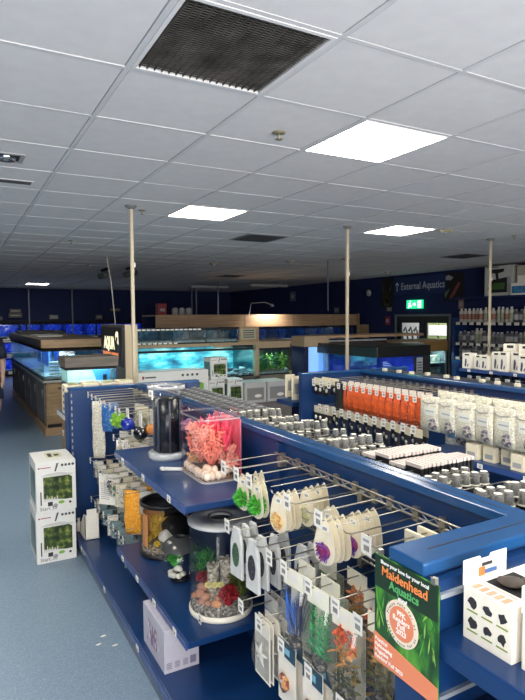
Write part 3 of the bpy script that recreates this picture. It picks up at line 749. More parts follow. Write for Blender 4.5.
org2 = dup(ora, (1.09, 3.56, .64), .7, 'second orange gravel bag directly behind the front orange one')
# green plant ball, blue and black baubles, orange floats
def hang_ball(label, loc_, r, m_, leafy=False):
    t = thing('hanging_ball', label, 'ornament', loc_, 0, grpF); mb = MB()
    if leafy:
        rr = random.Random(4); mb.blob((0, 0, 0), (r*.6,)*3, 3, 2, .1)
        for k in range(160):
            d_ = Vector((rr.uniform(-1, 1), rr.uniform(-1, 1), rr.uniform(-1, 1))).normalized(); mb.leaf(d_*r*.5, d_, r*.7, .012, 0, .3)
    else: mb.blob((0, 0, 0), (r,)*3, 3, 3, 0)
    mb.build('ball', m_, t)
    mb = MB(); mb.box(-.002, .002, -.03, .03, r*.9, 1.165-loc_[2]); mb.build('hang_card', WHITE if not leafy else BAG, t)
    return t
hang_ball('lime green plastic plant ball on the upper far hooks', (.955, 3.74, 1.072), .050, mat('lime', (.28, .55, .06), .5), True)
hang_ball('glossy dark blue glass ball on the upper far hooks', (.98, 3.60, 1.062), .046, mat('glossy_blue', (.01, .03, .35), .08, coat=1))
hang_ball('glossy black glass ball on the upper far hooks', (1.02, 3.45, 1.022), .046, mat('glossy_black', (.006, .006, .008), .06, coat=1))
hang_ball('orange float ball left of the tall clear jar', (1.09, 3.43, 1.045), .036, mat('float_orange', (.85, .28, .03), .35))
hang_ball('red orange float ball directly beside the tall clear jar', (1.17, 3.44, 1.09), .036, mat('float_red', (.85, .16, .04), .35))
BL = [blister([(.45, .20, .08), (.65, .55, .35), (.12, .25, .10)], seed=3, W=.085, H=.12), blister([(.05, .05, .05), (.5, .5, .48), (.25, .25, .26)], seed=5, H=.14),
      blister([(.10, .22, .26), (.45, .5, .5), (.04, .05, .06)], seed=7, card=mat('card_teal', (.18, .28, .30), .5)), blister([(.6, .58, .5), (.35, .3, .2), (.7, .68, .6)], seed=9, H=.15, card=CREAM)]
BN = ['brown and cream', 'black and silver', 'dark teal', 'cream']
rr = random.Random(21); cnt = 0; firstused = [False]*4
for row, z, ys in (('upper', 1.145, hF[2:]), ('second', .935, hF[3:]), ('third', .645, hF), ('lowest', .345, hF)):
    for iy, y in enumerate(ys):
        for q in range(3):
            x = .95+q*.085+rr.uniform(-.01, .01)
            if row == 'upper' and (q < 2 or y > 3.9): continue
            if row == 'second' and q == 0 and y > 3.7: continue
            if row == 'third' and q == 0 and y in (3.52, 3.42): continue
            k = {'upper': 3, 'second': rr.choice((0, 0, 3, 1)), 'third': rr.choice((1, 3, 1, 0)), 'lowest': rr.choice((2, 1, 2))}[row]
            l = '%s blister pack, %s out on %s hook from far panel, %s row' % (BN[k], ordw(q+1), ordw(hF.index(y)+1), row)
            if not firstused[k]:
                firstused[k] = True; BL[k].location = (x, y, z); BL[k].rotation_euler = (0, 0, .6); BL[k]['label'] = l; BL[k]['group'] = grpF
            else: dup(BL[k], (x, y, z), rr.uniform(.35, .95), l, grpF)
# white printed card (large) on the third row
t = thing('printed_card', 'large white printed card with round ornament on the third far-bay row', 'packaged item', (.93, 3.93, .645), .75, grpF)
MB().box(0, .003, -.085, .085, -.21, .012).build('card', WHITE, t); mb = MB(); [mb.box(-.0006, 0, -.0, .07, -.06-k*.014, -.055-k*.014) for k in range(9)]; mb.build('print', GREYP, t)
MB().blob((-.008, -.03, -.10), (.012, .035, .035), 2, 2, .3).build('ornament', ramp_mat('silver_orn', [(0, (.2, .2, .18)), (.5, (.5, .5, .45)), (.8, (.1, .1, .1))], 80), t)
# hanging blue-white dangling tag bits near base
for i, (x, y, z) in enumerate(((.90, 3.40, .26), (.905, 3.44, .20))):
    t = thing('clear_tag', 'small clear plastic tag dangling below the lowest far hooks, %s one' % ('upper' if i == 0 else 'lower'), 'tag', (x, y, z)); MB().blob((0, 0, 0), (.012, .022, .028), i, 2, .2).build('bag', BAG, t); MB().blob((0, 0, -.005), (.006, .012, .014), i+5, 1, .2).build('contents', mat('bit_teal', (.15, .35, .45), .4), t)
# leaflet holder at the base end
t = thing('leaflet_holder', 'white angled leaflet holder on the base shelf by the far panel', 'holder', (.80, 4.16, .12))
mb = MB(); mb.prism([(0, 0), (.20, 0), (.20, .05), (.03, .19), (0, .19)], (0, 0, 0), YP, ZP, .006); mb.prism([(0, 0), (.20, 0), (.20, .05), (.03, .19), (0, .19)], (.10, 0, 0), YP, ZP, .006); mb.box(0, .106, 0, .2, 0, .005); mb.box(0, .106, .0, .005, 0, .19)
mb.build('holder', WHITE, t); MB().box(.02, .09, .02, .03, .005, .22).build('leaflet', PAPER, t)
t = thing('white_bottle', 'small white bottle standing beside the angled leaflet holder', 'bottle', (.80, 4.39, .12)); MB().lathe([(.001, 0), (.02, 0), (.02, .06), (.008, .075), (.008, .085)], n=14).build('body', WHITE, t); MB().lathe([(.001, .085), (.011, .085), (.011, .10), (.001, .10)], n=12).build('cap', WHITE, t)

# ================================================================= DISPLAY TANKS ON THE SHELVES
def rcube(x0, x1, y0, y1, r, n=6):
    pts = []
    for cx, cy_, a0 in ((x1-r, y1-r, 0), (x0+r, y1-r, PI/2), (x0+r, y0+r, PI), (x1-r, y0+r, 3*PI/2)):
        for k in range(n+1): a = a0+k*PI/2/n; pts.append((cx+math.cos(a)*r, cy_+math.sin(a)*r))
    return pts
def shell(pts, z0_, z1_, mt, m_name, parent, r=.01):
    n = len(pts); cx = sum(p[0] for p in pts)/n; cy_ = sum(p[1] for p in pts)/n
    rings = []
    for z, k in ((z0_, 1), (z1_-r, 1), (z1_-r*.3, .985), (z1_, .95)): rings.append([Vector((cx+(x-cx)*k, cy_+(y-cy_)*k, z)) for x, y in pts])
    return MB().ring(rings, True).build(m_name, mt, parent)
SZ = .96
# pink coral tank
TX, TY = 1.012, 2.415
t = thing('coral_tank', 'rounded clear display tank full of pink coral on the upper shelf', 'tank', (TX, TY, SZ)); W, D, H = .215, .335, .345
pts = rcube(0, W, 0, D, .045); shell(pts, .006, H, GLASS, 'clear_shell', t, .03)
mb = MB(); mb.prism(pts, (0, 0, 0), XP, YP, .010); mb.build('base', mat('clear_base', (.55, .50, .48), .2), t)
mb = MB(); inner = rcube(.01, W-.01, .01, D-.01, .04)
mb.ring([[Vector((x, y, z)) for x, y in rcube(0, W, 0, D, .045)] for z in (H-.045, H-.036)], False); mb.build('rim', clear_mat('rim_pale', (.9, .85, .85), .5, .1, .35), t)
MB().prism([(0, .012), (D-.02, .012), (D-.02, H-.05), (0, H-.05)], (W-.012, .01, 0), YP, ZP, .003).build('pink_backdrop', ramp_mat('pink_back', [(.3, (.75, .12, .20)), (.5, (.95, .25, .30)), (.7, (.45, .15, .30))], 22, 'noise', .5, (1, 2, .5)), t)
gcoral = 'pink coral ornaments in the clear tank'
def coral(label, c_, h, col, seed, kind='branch', cat='ornament'):
    o = thing('coral_ornament', label, cat, (TX+c_[0], TY+c_[1], SZ+c_[2]), 0, gcoral); rr_ = random.Random(seed); mb = MB()
    if kind == 'branch':
        for k in range(30):
            a = rr_.uniform(0, 6.28); l_ = rr_.uniform(.45, 1)*h; s_ = rr_.uniform(.15, .5)
            p1 = Vector((math.cos(a)*s_*h*.5, math.sin(a)*s_*h*.5, l_*.5)); p2 = Vector((math.cos(a)*s_*h, math.sin(a)*s_*h, l_))
            mb.tube([(0, 0, 0), p1, p2], [.010, .008, .005], 5)
            for q in range(5):
                d_ = Vector((rr_.uniform(-1, 1), rr_.uniform(-1, 1), rr_.uniform(-.2, 1))).normalized(); p3 = p1.lerp(p2, rr_.uniform(.1, 1)); mb.tube([p3, p3+d_*.014, p3+d_*.024], [.006, .005, .003], 5)
    elif kind == 'tuft':
        for k in range(260):
            a = rr_.uniform(0, 6.28); e_ = rr_.uniform(.0, 1.3); d_ = Vector((math.cos(a)*math.cos(e_), math.sin(a)*math.cos(e_), math.sin(e_)))
            mb.leaf((rr_.uniform(-.02, .02), rr_.uniform(-.02, .02), rr_.uniform(0, h*.6)), d_, h*.35, .005, 0, .3)
    elif kind == 'strap':
        for k in range(40): mb.leaf((rr_.uniform(-.03, .03), rr_.uniform(-.03, .03), 0), (rr_.uniform(-.3, .3), rr_.uniform(-.4, .4), 1), h*rr_.uniform(.6, 1), .018, 0, rr_.uniform(-.25, .25), 4)
    else: mb.blob((0, 0, h*.45), (h*.55, h*.6, h*.5), seed, 3, .22, 0, 6)
    mb.build('coral', mat('coral_'+label.split()[0]+'_%d' % (seed % 3), col, .55, noise=.15, nscale=30), o); return o
pk1, pk2 = (.95, .27, .20), (.97, .38, .30)
for i, a in enumerate((((.075, .075, .07), .13, pk1, 1), ((.15, .07, .05), .12, pk2, 2), ((.06, .16, .07), .14, pk2, 3), ((.07, .26, .06), .14, pk2, 4), ((.13, .17, .05), .16, pk1, 5), ((.165, .055, .02), .09, pk1, 6), ((.055, .12, .15), .11, pk2, 8), ((.055, .21, .16), .10, pk2, 9), ((.10, .08, .13), .11, pk2, 10))):
    coral('salmon branching coral ornament, %s from the near corner of the tank' % ordw(i+1), *a)
for i, a in enumerate((((.15, .06, .14), .16, (.95, .10, .18), 11), ((.17, .16, .14), .16, (.95, .09, .18), 12), ((.16, .26, .14), .16, (.98, .10, .20), 13), ((.08, .14, .17), .13, (.95, .14, .20), 14))):
    coral('crimson strap plant ornament high in the coral tank, %s from the near end' % ordw(i+1), *a, kind='strap')
coral('tan bushy coral ornament low at the near corner of the tank', (.075, .085, .02), .07, (.60, .38, .20), 21, 'tuft')
coral('cream yellow brain coral ornament at the left face of the tank', (.05, .25, .05), .07, (.9, .55, .30), 22, 'tuft')
coral('purple and white lumpy coral ornament high at the left face', (.045, .29, .20), .07, (.30, .12, .22), 23, 'blob')
k = 0
for (x, y) in ((.03, .02), (.055, .018), (.085, .02), (.11, .022), (.025, .05), (.022, .085), (.022, .12), (.024, .16), (.024, .20), (.026, .24), (.03, .285), (.05, .05), (.075, .045), (.05, .08), (.14, .03), (.17, .035)):
    k += 1; rr_ = random.Random(k)
    o = MB().blob((0, 0, 0), (.020, .020, .023), k, 2, .08).build('shell_pebble', mat('pebble_cream%d' % (k % 2), ((.90, .70, .55), (.95, .80, .66))[k % 2], .5))
    o.location = (TX+x, TY+y, SZ+.032+(.022 if k > 11 else 0)); tag(o, 'cream pink pebble in the bottom of the coral tank, %s along from the near corner' % ordw(k), 'pebble', 'cream pebbles in the coral tank')
o = MB().box(.015, W-.015, .015, D-.015, .010, .030).build('coral_tank_substrate', ramp_mat('dark_sub', [(0, (.10, .04, .04)), (.5, (.25, .12, .08)), (.8, (.4, .25, .15))], 90)); o.location = (TX, TY, SZ)
tag(o, 'dark reddish gravel bed inside the pink coral tank', 'gravel', kind='stuff')
# tall clear jar with black roll inside
t = thing('tall_clear_jar', 'tall round clear acrylic jar behind the pink coral tank', 'jar', (1.045, 3.02, SZ))
MB().lathe([(.001, .03), (.098, .03), (.10, .04), (.10, .405), (.104, .41), (.10, .415)], n=40).build('clear_wall', GLASS, t)
MB().lathe([(.001, 0), (.102, 0), (.104, .01), (.104, .035), (.001, .04)], n=36).build('base', mat('base_grey', (.42, .45, .48), .25), t)
MB().lathe([(.102, .395), (.106, .395), (.106, .415), (.102, .415)], n=36).build('rim', clear_mat('rim_pale', haze=.3), t)
t = thing('black_pump_column', 'black ribbed filter column standing inside the tall clear jar', 'filter', (1.05, 3.01, SZ+.042))
MB().lathe([(.001, 0), (.074, 0), (.074, .30), (.001, .30)], n=24).build('column', mat('gloss_black', (.008, .008, .012), .25), t)
mb = MB()
for k in range(7): a = k*.9; mb.tube([(math.cos(a)*.077, math.sin(a)*.077, 0), (math.cos(a)*.077, math.sin(a)*.077, .29)], .006, 6)
mb.build('tubes', mat('tube_slate', (.06, .07, .11), .3), t)
t = thing('paper_tag', 'small white square tag stuck at the top of the tall clear jar', 'tag', (1.045-.094, 2.98, SZ+.36)); t.rotation_euler = (0, 0, .35); MB().box(-.012, -.008, -.018, .018, 0, .035).build('paper', PAPER, t); MB().box(-.0125, -.012, -.01, .01, .008, .025).build('print', GREYP, t)
# white paddle on the shelf
t = thing('white_magnet_handle', 'white rounded plastic paddle lying on the upper shelf before the coral tank', 'paddle', (.93, 2.76, SZ))
MB().blob((0, 0, .010), (.016, .03, .010), 1, 2, 0).tube([(.01, -.01, .010), (.085, -.06, .010)], [.011, .009], 10).build('paddle', mat('plastic_white', (.72, .72, .70), .3), t)

# drum tank with black rim
t = thing('drum_tank', 'round clear drum tank with a black rim on the lower shelf', 'tank', (1.06, 3.13, .37)); R = .140
pb2 = [(math.cos(-.35+k*PI*.52/14), math.sin(-.35+k*PI*.52/14)) for k in range(15)]; MB().prism([(x*(R-.012), y*(R-.012)) for x, y in pb2]+[(x*(R-.015), y*(R-.015)) for x, y in pb2[::-1]], (0, 0, .05), XP, YP, .21).build('black_backdrop', MATTE, t)
MB().lathe([(R*.97, .02), (R, .03), (R, .30)], n=44).build('clear_wall', GLASS, t)
MB().lathe([(.001, 0), (R, 0), (R+.003, .006), (R+.003, .022), (.001, .024)], n=40).build('base', DARK, t)
MB().lathe([(R-.012, .296), (R+.003, .296), (R+.004, .312), (R-.012, .312)], n=44).lathe([(.001, .285), (R-.012, .285), (R-.012, .30)], n=44).build('rim', DARK, t)
mb = MB(); pa = [(math.cos(PI*.42+k*PI*.70/12), math.sin(PI*.42+k*PI*.70/12)) for k in range(13)]; mb.prism([(x*(R-.012), y*(R-.012)) for x, y in pa]+[(x*(R-.015), y*(R-.015)) for x, y in pa[::-1]], (0, 0, .05), XP, YP, .20)
bk = mb.build('orange_backdrop', mat('orange_back', (.75, .32, .10), .5), t)
o = MB().lathe([(.001, .024), (R-.006, .024), (R-.006, .06), (.05, .075), (.001, .07)], n=36).build('drum_gravel', ramp_mat('mixed_gravel', [(0, (.12, .11, .10)), (.35, (.35, .32, .28)), (.6, (.22, .16, .10)), (.8, (.55, .5, .42)), (.93, (.7, .45, .06))], 130, bump=.6)); o.location = (1.06, 3.13, .37)
tag(o, 'mixed brown gravel bed in the black-rimmed drum tank', 'gravel', kind='stuff')
def orn(name, label, c_, col, seed, kind, h, cat='ornament'):
    o = thing(name, label, cat, c_); rr_ = random.Random(seed); mb = MB()
    if kind == 'tuft':
        for k in range(420):
            a = rr_.uniform(0, 6.28); e_ = rr_.uniform(-.2, 1.5); d_ = Vector((math.cos(a)*math.cos(e_), math.sin(a)*math.cos(e_), math.sin(e_)))
            mb.leaf(d_*h*.28+Vector((0, 0, h*.45)), d_, h*.26, .0035+h*.02, 0, .3)
        mb.blob((0, 0, h*.3), (h*.3, h*.3, h*.35), seed, 2, .15)
    elif kind == 'stem':
        for k in range(300): mb.leaf((rr_.uniform(-.04, .04), rr_.uniform(-.04, .04), rr_.uniform(0, h*.75)), (rr_.uniform(-1, 1), rr_.uniform(-1, 1), .8), h*.22, .005, 0, .3)
    else: mb.blob((0, 0, h*.5), (h*.55, h*.55, h*.5), seed, 3, .15, 0, 4)
    mb.build('shape', mat('orn_%s' % name+str(seed), col, .6, noise=.12, nscale=40), o); return o
orn('yellow_plant', 'bushy golden yellow plastic plant in the drum tank', (1.03, 3.18, .43), (.85, .55, .05), 31, 'stem', .17)
orn('white_coral', 'white leaning coral piece in the drum tank', (1.05, 3.06, .44), (.72, .70, .64), 32, 'blob', .085)
orn('black_rock', 'black craggy rock in the right of the drum tank', (1.115, 3.10, .43), (.015, .014, .014), 33, 'blob', .15, 'rock')
for i, (x, y) in enumerate(((.965, 3.14), (.985, 3.05), (1.04, 3.01))): 
    orn('yellow_flower', 'small yellow flower ornament on the drum gravel, %s from left' % ordw(i+1), (x, y, .44), (.85, .62, .06), 34+i, 'tuft', .035)
# spherical bowl with dark hood
t = thing('globe_tank', 'small round globe tank with a dark hood between drum and castle tank', 'tank', (1.015, 2.755, .37)); R = .112
prof = [(.05, .0), (.06, .012)]+[(math.cos(a)*R, .115+math.sin(a)*R) for a in [-.95+k*.13 for k in range(12)]]
MB().lathe(prof, n=36).build('clear_wall', GLASS, t)
MB().lathe([(math.cos(a)*(R+.004), .115+math.sin(a)*(R+.004)) for a in [.5+k*.15 for k in range(7)]]+[(.02, .222), (.001, .223)], n=36).build('hood', mat('hood_dark', (.05, .055, .055), .2), t)
MB().lathe([(.001, 0), (.055, 0), (.05, .012), (.001, .012)], n=24).build('base', DARK, t)
rr_ = random.Random(3)
for i in range(9):
    a = i*.75+1.6; q = .035 if i < 6 else .012
    o = MB().blob((0, 0, 0), (.017, .017, .014), 50+i, 2, .08).build('white_pebble', mat('pebble_white', (.78, .75, .66), .5)); o.location = (.99+math.cos(a)*q, 2.735+math.sin(a)*q, .37+.040+(.022 if i >= 6 else 0)+.004*(i % 2))
    tag(o, 'white pebble in the globe tank, %s of the heap' % ordw(i+1), 'pebble', 'white pebbles in the globe tank')
orn('moss_ball', 'fluffy bright green moss ball in the globe tank', (.985, 2.755, .445), (.05, .34, .04), 41, 'tuft', .075)
# castle cylinder
CX, CY, R, H = 1.077, 2.375, .148, .425
t = thing('castle_tank', 'tall clear cylinder tank with a white lid holding castle ruins', 'tank', (CX, CY, .37))
MB().lathe([(R, .02), (R, H)], n=52).build('clear_wall', GLASS, t)
MB().lathe([(.001, 0), (R+.002, 0), (R+.004, .006), (R+.004, .022), (R-.003, .026), (.001, .022)], n=48).build('base', mat('base_cream', (.80, .76, .66), .35), t)
lid = MB().lathe([(.06, H+.004), (R+.004, H-.002), (R+.006, H+.008), (R-.01, H+.016), (.06, H+.020), (.055, H+.012), (.052, H-.01)], n=48).build('lid', mat('lid_grey_white', (.62, .63, .62), .35), t)
MB().lathe([(.001, H+.006), (.053, H+.006)], n=30).build('lid_opening', DARK, lid)
MB().lathe([(.050, H+.018), (.056, H+.024), (.062, H+.018)], n=30).build('lid_ring', mat('ring_grey', (.25, .26, .27), .3), lid)
o = MB().lathe([(.001, .024), (R-.004, .024), (R-.004, .05), (.08, .075), (.001, .08)], n=40).build('castle_gravel', ramp_mat('grey_gravel', [(0, (.14, .13, .12)), (.3, (.36, .34, .31)), (.55, (.22, .20, .17)), (.8, (.52, .49, .44))], 110, bump=.8)); o.location = (CX, CY, .37)
tag(o, 'grey brown gravel bed in the castle tank', 'gravel', kind='stuff')
t = thing('castle_ruin', 'pale stone castle tower ruin ornament inside the clear cylinder', 'ornament', (CX, CY, .43))
brick = ramp_mat('castle_stone', [(0, (.30, .26, .20)), (.4, (.48, .43, .35)), (.75, (.60, .55, .46)), (.92, (.16, .13, .10))], 60, stretch=(1, 1, 1.8), bump=.7)
def tower(x, y, r, z0_, h, par=t):
    mb = MB(); n = 16; rings = []
    for k in range(9):
        q = k/8; rings.append([Vector((x+math.cos(2*PI*i/n)*r*(1.05-.1*q+.03*math.sin(k*2+i)), y+math.sin(2*PI*i/n)*r*(1.05-.1*q+.03*math.cos(k*3+i*2)), z0_+h*q)) for i in range(n)])
    mb.ring(rings, False); mb.lathe([(r*.72, h+z0_), (r*.72, z0_+h*.6), (.001, z0_+h*.6)], (x, y, 0), 16)
    for i in range(6): a = i*PI/3; mb.obox((x+math.cos(a)*r*.85, y+math.sin(a)*r*.85, z0_+h+.006), (.012, .014, .016), a)
    return mb.build('tower', brick, par)
tower(-.035, .01, .028, 0, .145); tower(.030, -.005, .034, 0, .165); tower(-.002, -.055, .020, 0, .085)
MB().box(.0, .05, -.03, .02, .15, .175, bev=.006).blob((.0, -.02, .0), (.06, .06, .05), 4, 3, .2, 0, 5).build('rock_base', brick, t)
t = thing('bubble_tube', 'clear upright bubble tube rising behind the castle towers', 'tube', (CX+.01, CY+.05, .45)); MB().lathe([(.008, 0), (.008, .24)], n=14).lathe([(.011, .0), (.011, .012)], n=14).build('tube', clear_mat('tube_pinkish', (.85, .80, .80), .3, .1, .2), t)
for i, (x, y, z, s_, c_) in enumerate(((-.10, .02, .085, .024, 0), (-.085, -.01, .072, .026, 0), (-.075, .04, .10, .026, 1), (-.11, -.02, .066, .018, 1), (-.055, .06, .10, .024, 0), (-.09, -.055, .066, .018, 1), (-.06, -.085, .068, .022, 2), (-.04, -.06, .082, .020, 1), (-.115, .045, .070, .016, 2))):
    o = MB().blob((0, 0, 0), (s_, s_*.95, s_*.85), 70+i, 2, .14).build('pink_rock', mat('rock_pink%d' % c_, ((.50, .25, .17), (.42, .22, .16), (.62, .28, .14))[c_], .7, noise=.2)); o.location = (CX+x, CY+y, .37+z)
    tag(o, 'pink brown rock piled left of the castle, %s from the left front' % ordw(i+1), 'rock', 'pink rocks in the castle tank')
orn('red_plant', 'deep red bushy plant ornament at the right of the castle', (CX-.005, CY-.098, .43), (.34, .012, .02), 61, 'tuft', .095)
orn('red_plant', 'small deep red plant ornament left behind the castle', (CX-.055, CY+.085, .46), (.28, .015, .025), 62, 'tuft', .07)
orn('green_plant', 'feathery dark green plant at the left of the castle tank', (CX-.03, CY+.112, .50), (.03, .20, .03), 63, 'stem', .13)
orn('olive_plant', 'olive green mossy plant behind the red bush in the castle tank', (CX+.07, CY-.06, .44), (.12, .16, .03), 64, 'tuft', .13)
for i, (x, y, z) in enumerate(((-.045, -.035, .13), (-.065, .0, .12), (-.03, -.065, .14))):
    orn('yellow_flower', 'pale yellow flower ornament on the castle, %s from the left' % ordw([2, 1, 3][i]), (CX+x, CY+y, .37+z-.01), (.85, .78, .35), 65+i, 'tuft', .03)
t = thing('price_flag', 'small blue white price flag standing at the castle tank front', 'tag', (.925, 2.27, .385)); ticket(None, t, 0, 0, .02, .03, .045)

# picture carton on the base shelf
t = thing('picture_carton', 'lilac grey carton with a coral picture lying under the lower shelf', 'box', (.795, 2.385, .12)); W, D, H = .17, .32, .205
MB().box(0, W, 0, D, 0, H, bev=.002).build('carton', mat('carton_lilac', (.50, .48, .56), .55, noise=.05), t)
mb = MB(); rr_ = random.Random(8)
for k in range(60): 
    y = D*.5+rr_.gauss(0, .035); z = rr_.uniform(.03, .14); mb.prism([(0, 0), (.006, .012), (0, .03), (-.005, .012)], (-.0005, y, z), YM, ZP, -.0004, rr_.randrange(4))
mb.build('coral_picture', [mat('pc1', (.30, .14, .38), .5), mat('pc2', (.12, .06, .18), .5), mat('pc3', (.70, .68, .75), .5), mat('pc4', (.35, .12, .12), .5)], t)
mb = MB(); [mb.box(.01+k*.04, .035+k*.04, -.0006, 0, .02+(j*.008), .024+j*.008) for k in range(3) for j in range(4)]; mb.box(.125, .155, -.0006, 0, .018, .055); mb.build('end_print', mat('print_violet', (.20, .18, .28), .5), t)

# ================================================================= CARTONS ON THE FLOOR
def tank_carton(label, loc_, W, D, H, group, rz=0, big=True):
    t = thing('aquarium_carton', label, 'box', loc_, rz, group)
    MB().box(0, W, 0, D, 0, H, bev=.003).build('carton', mat('carton_white', (.74, .74, .71), .5, noise=.03), t)
    pic = ramp_mat('tank_picture', [(.34, (.004, .010, .003)), (.48, (.025, .055, .010)), (.58, (.10, .15, .025)), (.68, (.28, .30, .07)), (.82, (.5, .42, .3))], 26, 'noise', .3, detail=5)
    a, b = W*.18, W*.90
    mb = MB(); mb.prism([(a, H*.22), (b, H*.22), (b, H*.66), (b-.02*W/.27, H*.70), (a, H*.70)], (0, -.0012, 0), XP, ZP, -.0013); mb.build('tank_picture', pic, t)
    mb = MB(); mb.prism([(a-.02, H*.72), (b, H*.70), (b+.012, H*.72), (b-.09*W/.27, H*.78), (a+.02, H*.76)], (0, -.0008, 0), XP, ZP, -.0008); mb.build('printed_lid', mat('print_pale_grey', (.55, .55, .54), .4), t)
    mb = MB(); mb.prism([(a, H*.22), (b-.05*W/.27, H*.22), (b-.13*W/.27, H*.26), (a, H*.27)], (0, -.0016, 0), XP, ZP, -.0006); mb.box(a+.02, a+.025, -.0022, 0, H*.24, H*.34); [mb.box(a+.035+k*.018, a+.042+k*.018, -.0022, 0, H*.25, H*.25+.012+.008*(k % 2)) for k in range(4)]
    mb.build('gravel_print', mat('print_light', (.62, .62, .60), .5), t)
    mb = MB(); mb.box(.015, .028, -.0015, 0, H*.875, H*.90, 0); mb.box(.032, .10*W/.27, -.0015, 0, H*.88, H*.895, 0)
    mb.prism([(W*.46, H*.80), (W*.50, H*.80), (W*.57, H*.96), (W*.52, H*.96)], (0, -.0012, 0), XP, ZP, -.001, 1)
    [mb.prism([(W*(.66+.09*k)+math.cos(q*PI/4)*.010, H*.91+math.sin(q*PI/4)*.010) for q in range(8)], (0, -.0012, 0), XP, ZP, -.001, 1) for k in range(4)]
    mb.box(W*.10, W*.13, -.0015, 0, H*.15, H*.42, 2)
    mb.prism([(W*.62+math.cos(q*PI/6)*.022, H*.17+math.sin(q*PI/6)*.012) for q in range(12)], (0, -.0018, 0), XP, ZP, -.001, 3)
    mb.prism([(W*.47+math.cos(q*PI/6)*.016, H*.12+math.sin(q*PI/6)*.014) for q in range(12)], (0, -.0018, 0), XP, ZP, -.001, 4)
    mb.box(W*.28, W*.40, -.0018, 0, H*.12, H*.20, 2)
    mb.prism([(W*.84+math.cos(q*PI/6)*.009, H*.15+math.sin(q*PI/6)*.009) for q in range(12)], (0, -.0018, 0), XP, ZP, -.001, 2)
    mb.build('front_print', [mat('print_red', (.30, .02, .03), .5), mat('print_dark', (.07, .08, .08), .5), INK, mat('print_green', (.20, .42, .06), .5), GREYP], t)
    mb = MB(); mb.box(-.001, 0, D*.12, D*.86, H*.15, H*.80); mb.build('side_picture', ramp_mat('side_pic', [(.35, (.06, .10, .10)), (.5, (.12, .19, .18)), (.65, (.22, .30, .26))], 6, 'noise', .4), t)
    mb = MB(); mb.box(W*.35, W*.75, D*.35, D*.75, H, H+.001, 0); mb.box(W*.40, W*.50, D*.4, D*.7, H, H+.0015, 1); mb.box(W*.56, W*.68, D*.45, D*.6, H, H+.0015, 1); mb.build('top_print', [mat('top_yellow', (.62, .60, .35), .5), INK], t)
    if big:
        o = text('Start 30', .036, (W*.08, -.0016, H*.045), XP, ZP, mat('print_dark', (0, 0, 0)), t, 'lettering', 'LEFT', .0003)
    return t
gC = 'aquarium cartons stacked on the floor'
tank_carton('white aquarium carton with planted tank picture standing on the floor, lower', (.470, 4.185, 0), .272, .37, .372, gC)
tank_carton('white aquarium carton with planted tank picture on top of the floor stack', (.476, 4.175, .373), .272, .37, .362, gC, .0)
# ================================================================= FAR SIDE OF THE NEAREST GONDOLA (tubs on hooks)
def capped_tub():
    t = thing('capped_tub', '', 'tub', (0, 0, 0))
    MB().box(-.016, .018, -.030, .030, -.19, -.050, bev=.003).build('black_pack', DARK, t)
    MB().lathe([(.020, -.048), (.0165, -.008), (.014, -.003), (.001, -.001)], n=14).build('frosted_cap', FROST, t)
    MB().lathe([(.0195, -.050), (.0205, -.050), (.0205, -.044), (.0195, -.044)], n=14).build('rim', mat('rim_white', (.85, .82, .70), .5), t)
    MB().lathe([(.001, -.046), (.0165, -.046), (.0135, -.013), (.001, -.011)], n=10).build('insert', MATTE, t)
    MB().lathe([(.001, -.0005), (.0132, -.002)], n=14).build('cap_top', mat('rim_white', (0, 0, 0)), t)
    return t
def thin_pack():
    t = thing('thin_black_pack', '', 'pack', (0, 0, 0))
    MB().box(0, .014, -.042, .042, -.19, -.005, bev=.002).build('pack', DARK, t); MB().box(-.001, .0145, -.0425, .0425, -.008, .006, bev=.001).build('header', mat('header_pinkcream', (.66, .58, .54), .5), t)
    mb = MB(); [mb.box(-.0008, 0, -.035, .03, -.04-k*.03, -.03-k*.03) for k in range(3)]; mb.build('print', GREYP, t)
    return t
def flat_lid():
    t = thing('lidded_pot', '', 'pot', (0, 0, 0))
    MB().lathe([(.001, -.06), (.028, -.06), (.034, -.012)], n=18).build('pot', DARK, t); MB().lathe([(.036, -.014), (.036, -.002), (.030, .0), (.001, -.001)], n=18).build('lid', mat('lid_steel', (.10, .105, .11), .35, .1), t)
    MB().box(-.010, .010, -.001, .001, -.0, .008).build('tab', GREYP, t)
    return t
ct, tp, fl = capped_tub(), thin_pack(), flat_lid()
fu = {}
gT, gK, gL = 'frosted-cap tubs on the far-side hooks', 'thin black packs on the far-side hooks', 'lidded pots on the far-side hooks'
def put2(p, loc_, rz, l, g):
    if p.name in fu: return dup(p, loc_, rz, l, g)
    fu[p.name] = 1; p.location = loc_; p['label'] = l; p['group'] = g; return p
rr = random.Random(77)
for i, y in enumerate(hR):
    hk = ordw(i+1)
    if 1.50 < y < 1.90:
        for q in range(14):
            if rr.random() < .05: continue
            put2(tp, (1.52+q*.021, y+rr.uniform(-.003, .003), 1.185-(.02 if i % 2 else 0)), 0, 'thin black pack with cream header, %s out on the %s far-side hook' % (ordw(q+1), hk), gK)
    elif y > 3.0:
        for q in range(4): put2(fl, (1.46+q*.09, y, 1.175), 0, 'dark lidded pot, %s out on the %s far-side hook' % (ordw(q+1), hk), gL)
    else:
        n = 6; dz = (-.03, 0, -.012, -.045, -.02)[i % 5]; q0 = rr.randrange(2)
        for q in range(n):
            if rr.random() < .1: continue
            put2(ct, (1.455+(q+q0*.4)*.050+rr.uniform(-.004, .004), y+rr.uniform(-.012, .012), 1.205+rr.uniform(-.006, .004)+dz), 0, 'frosted-cap tub, %s out on the %s far-side hook' % (ordw(q+1), hk), gT)

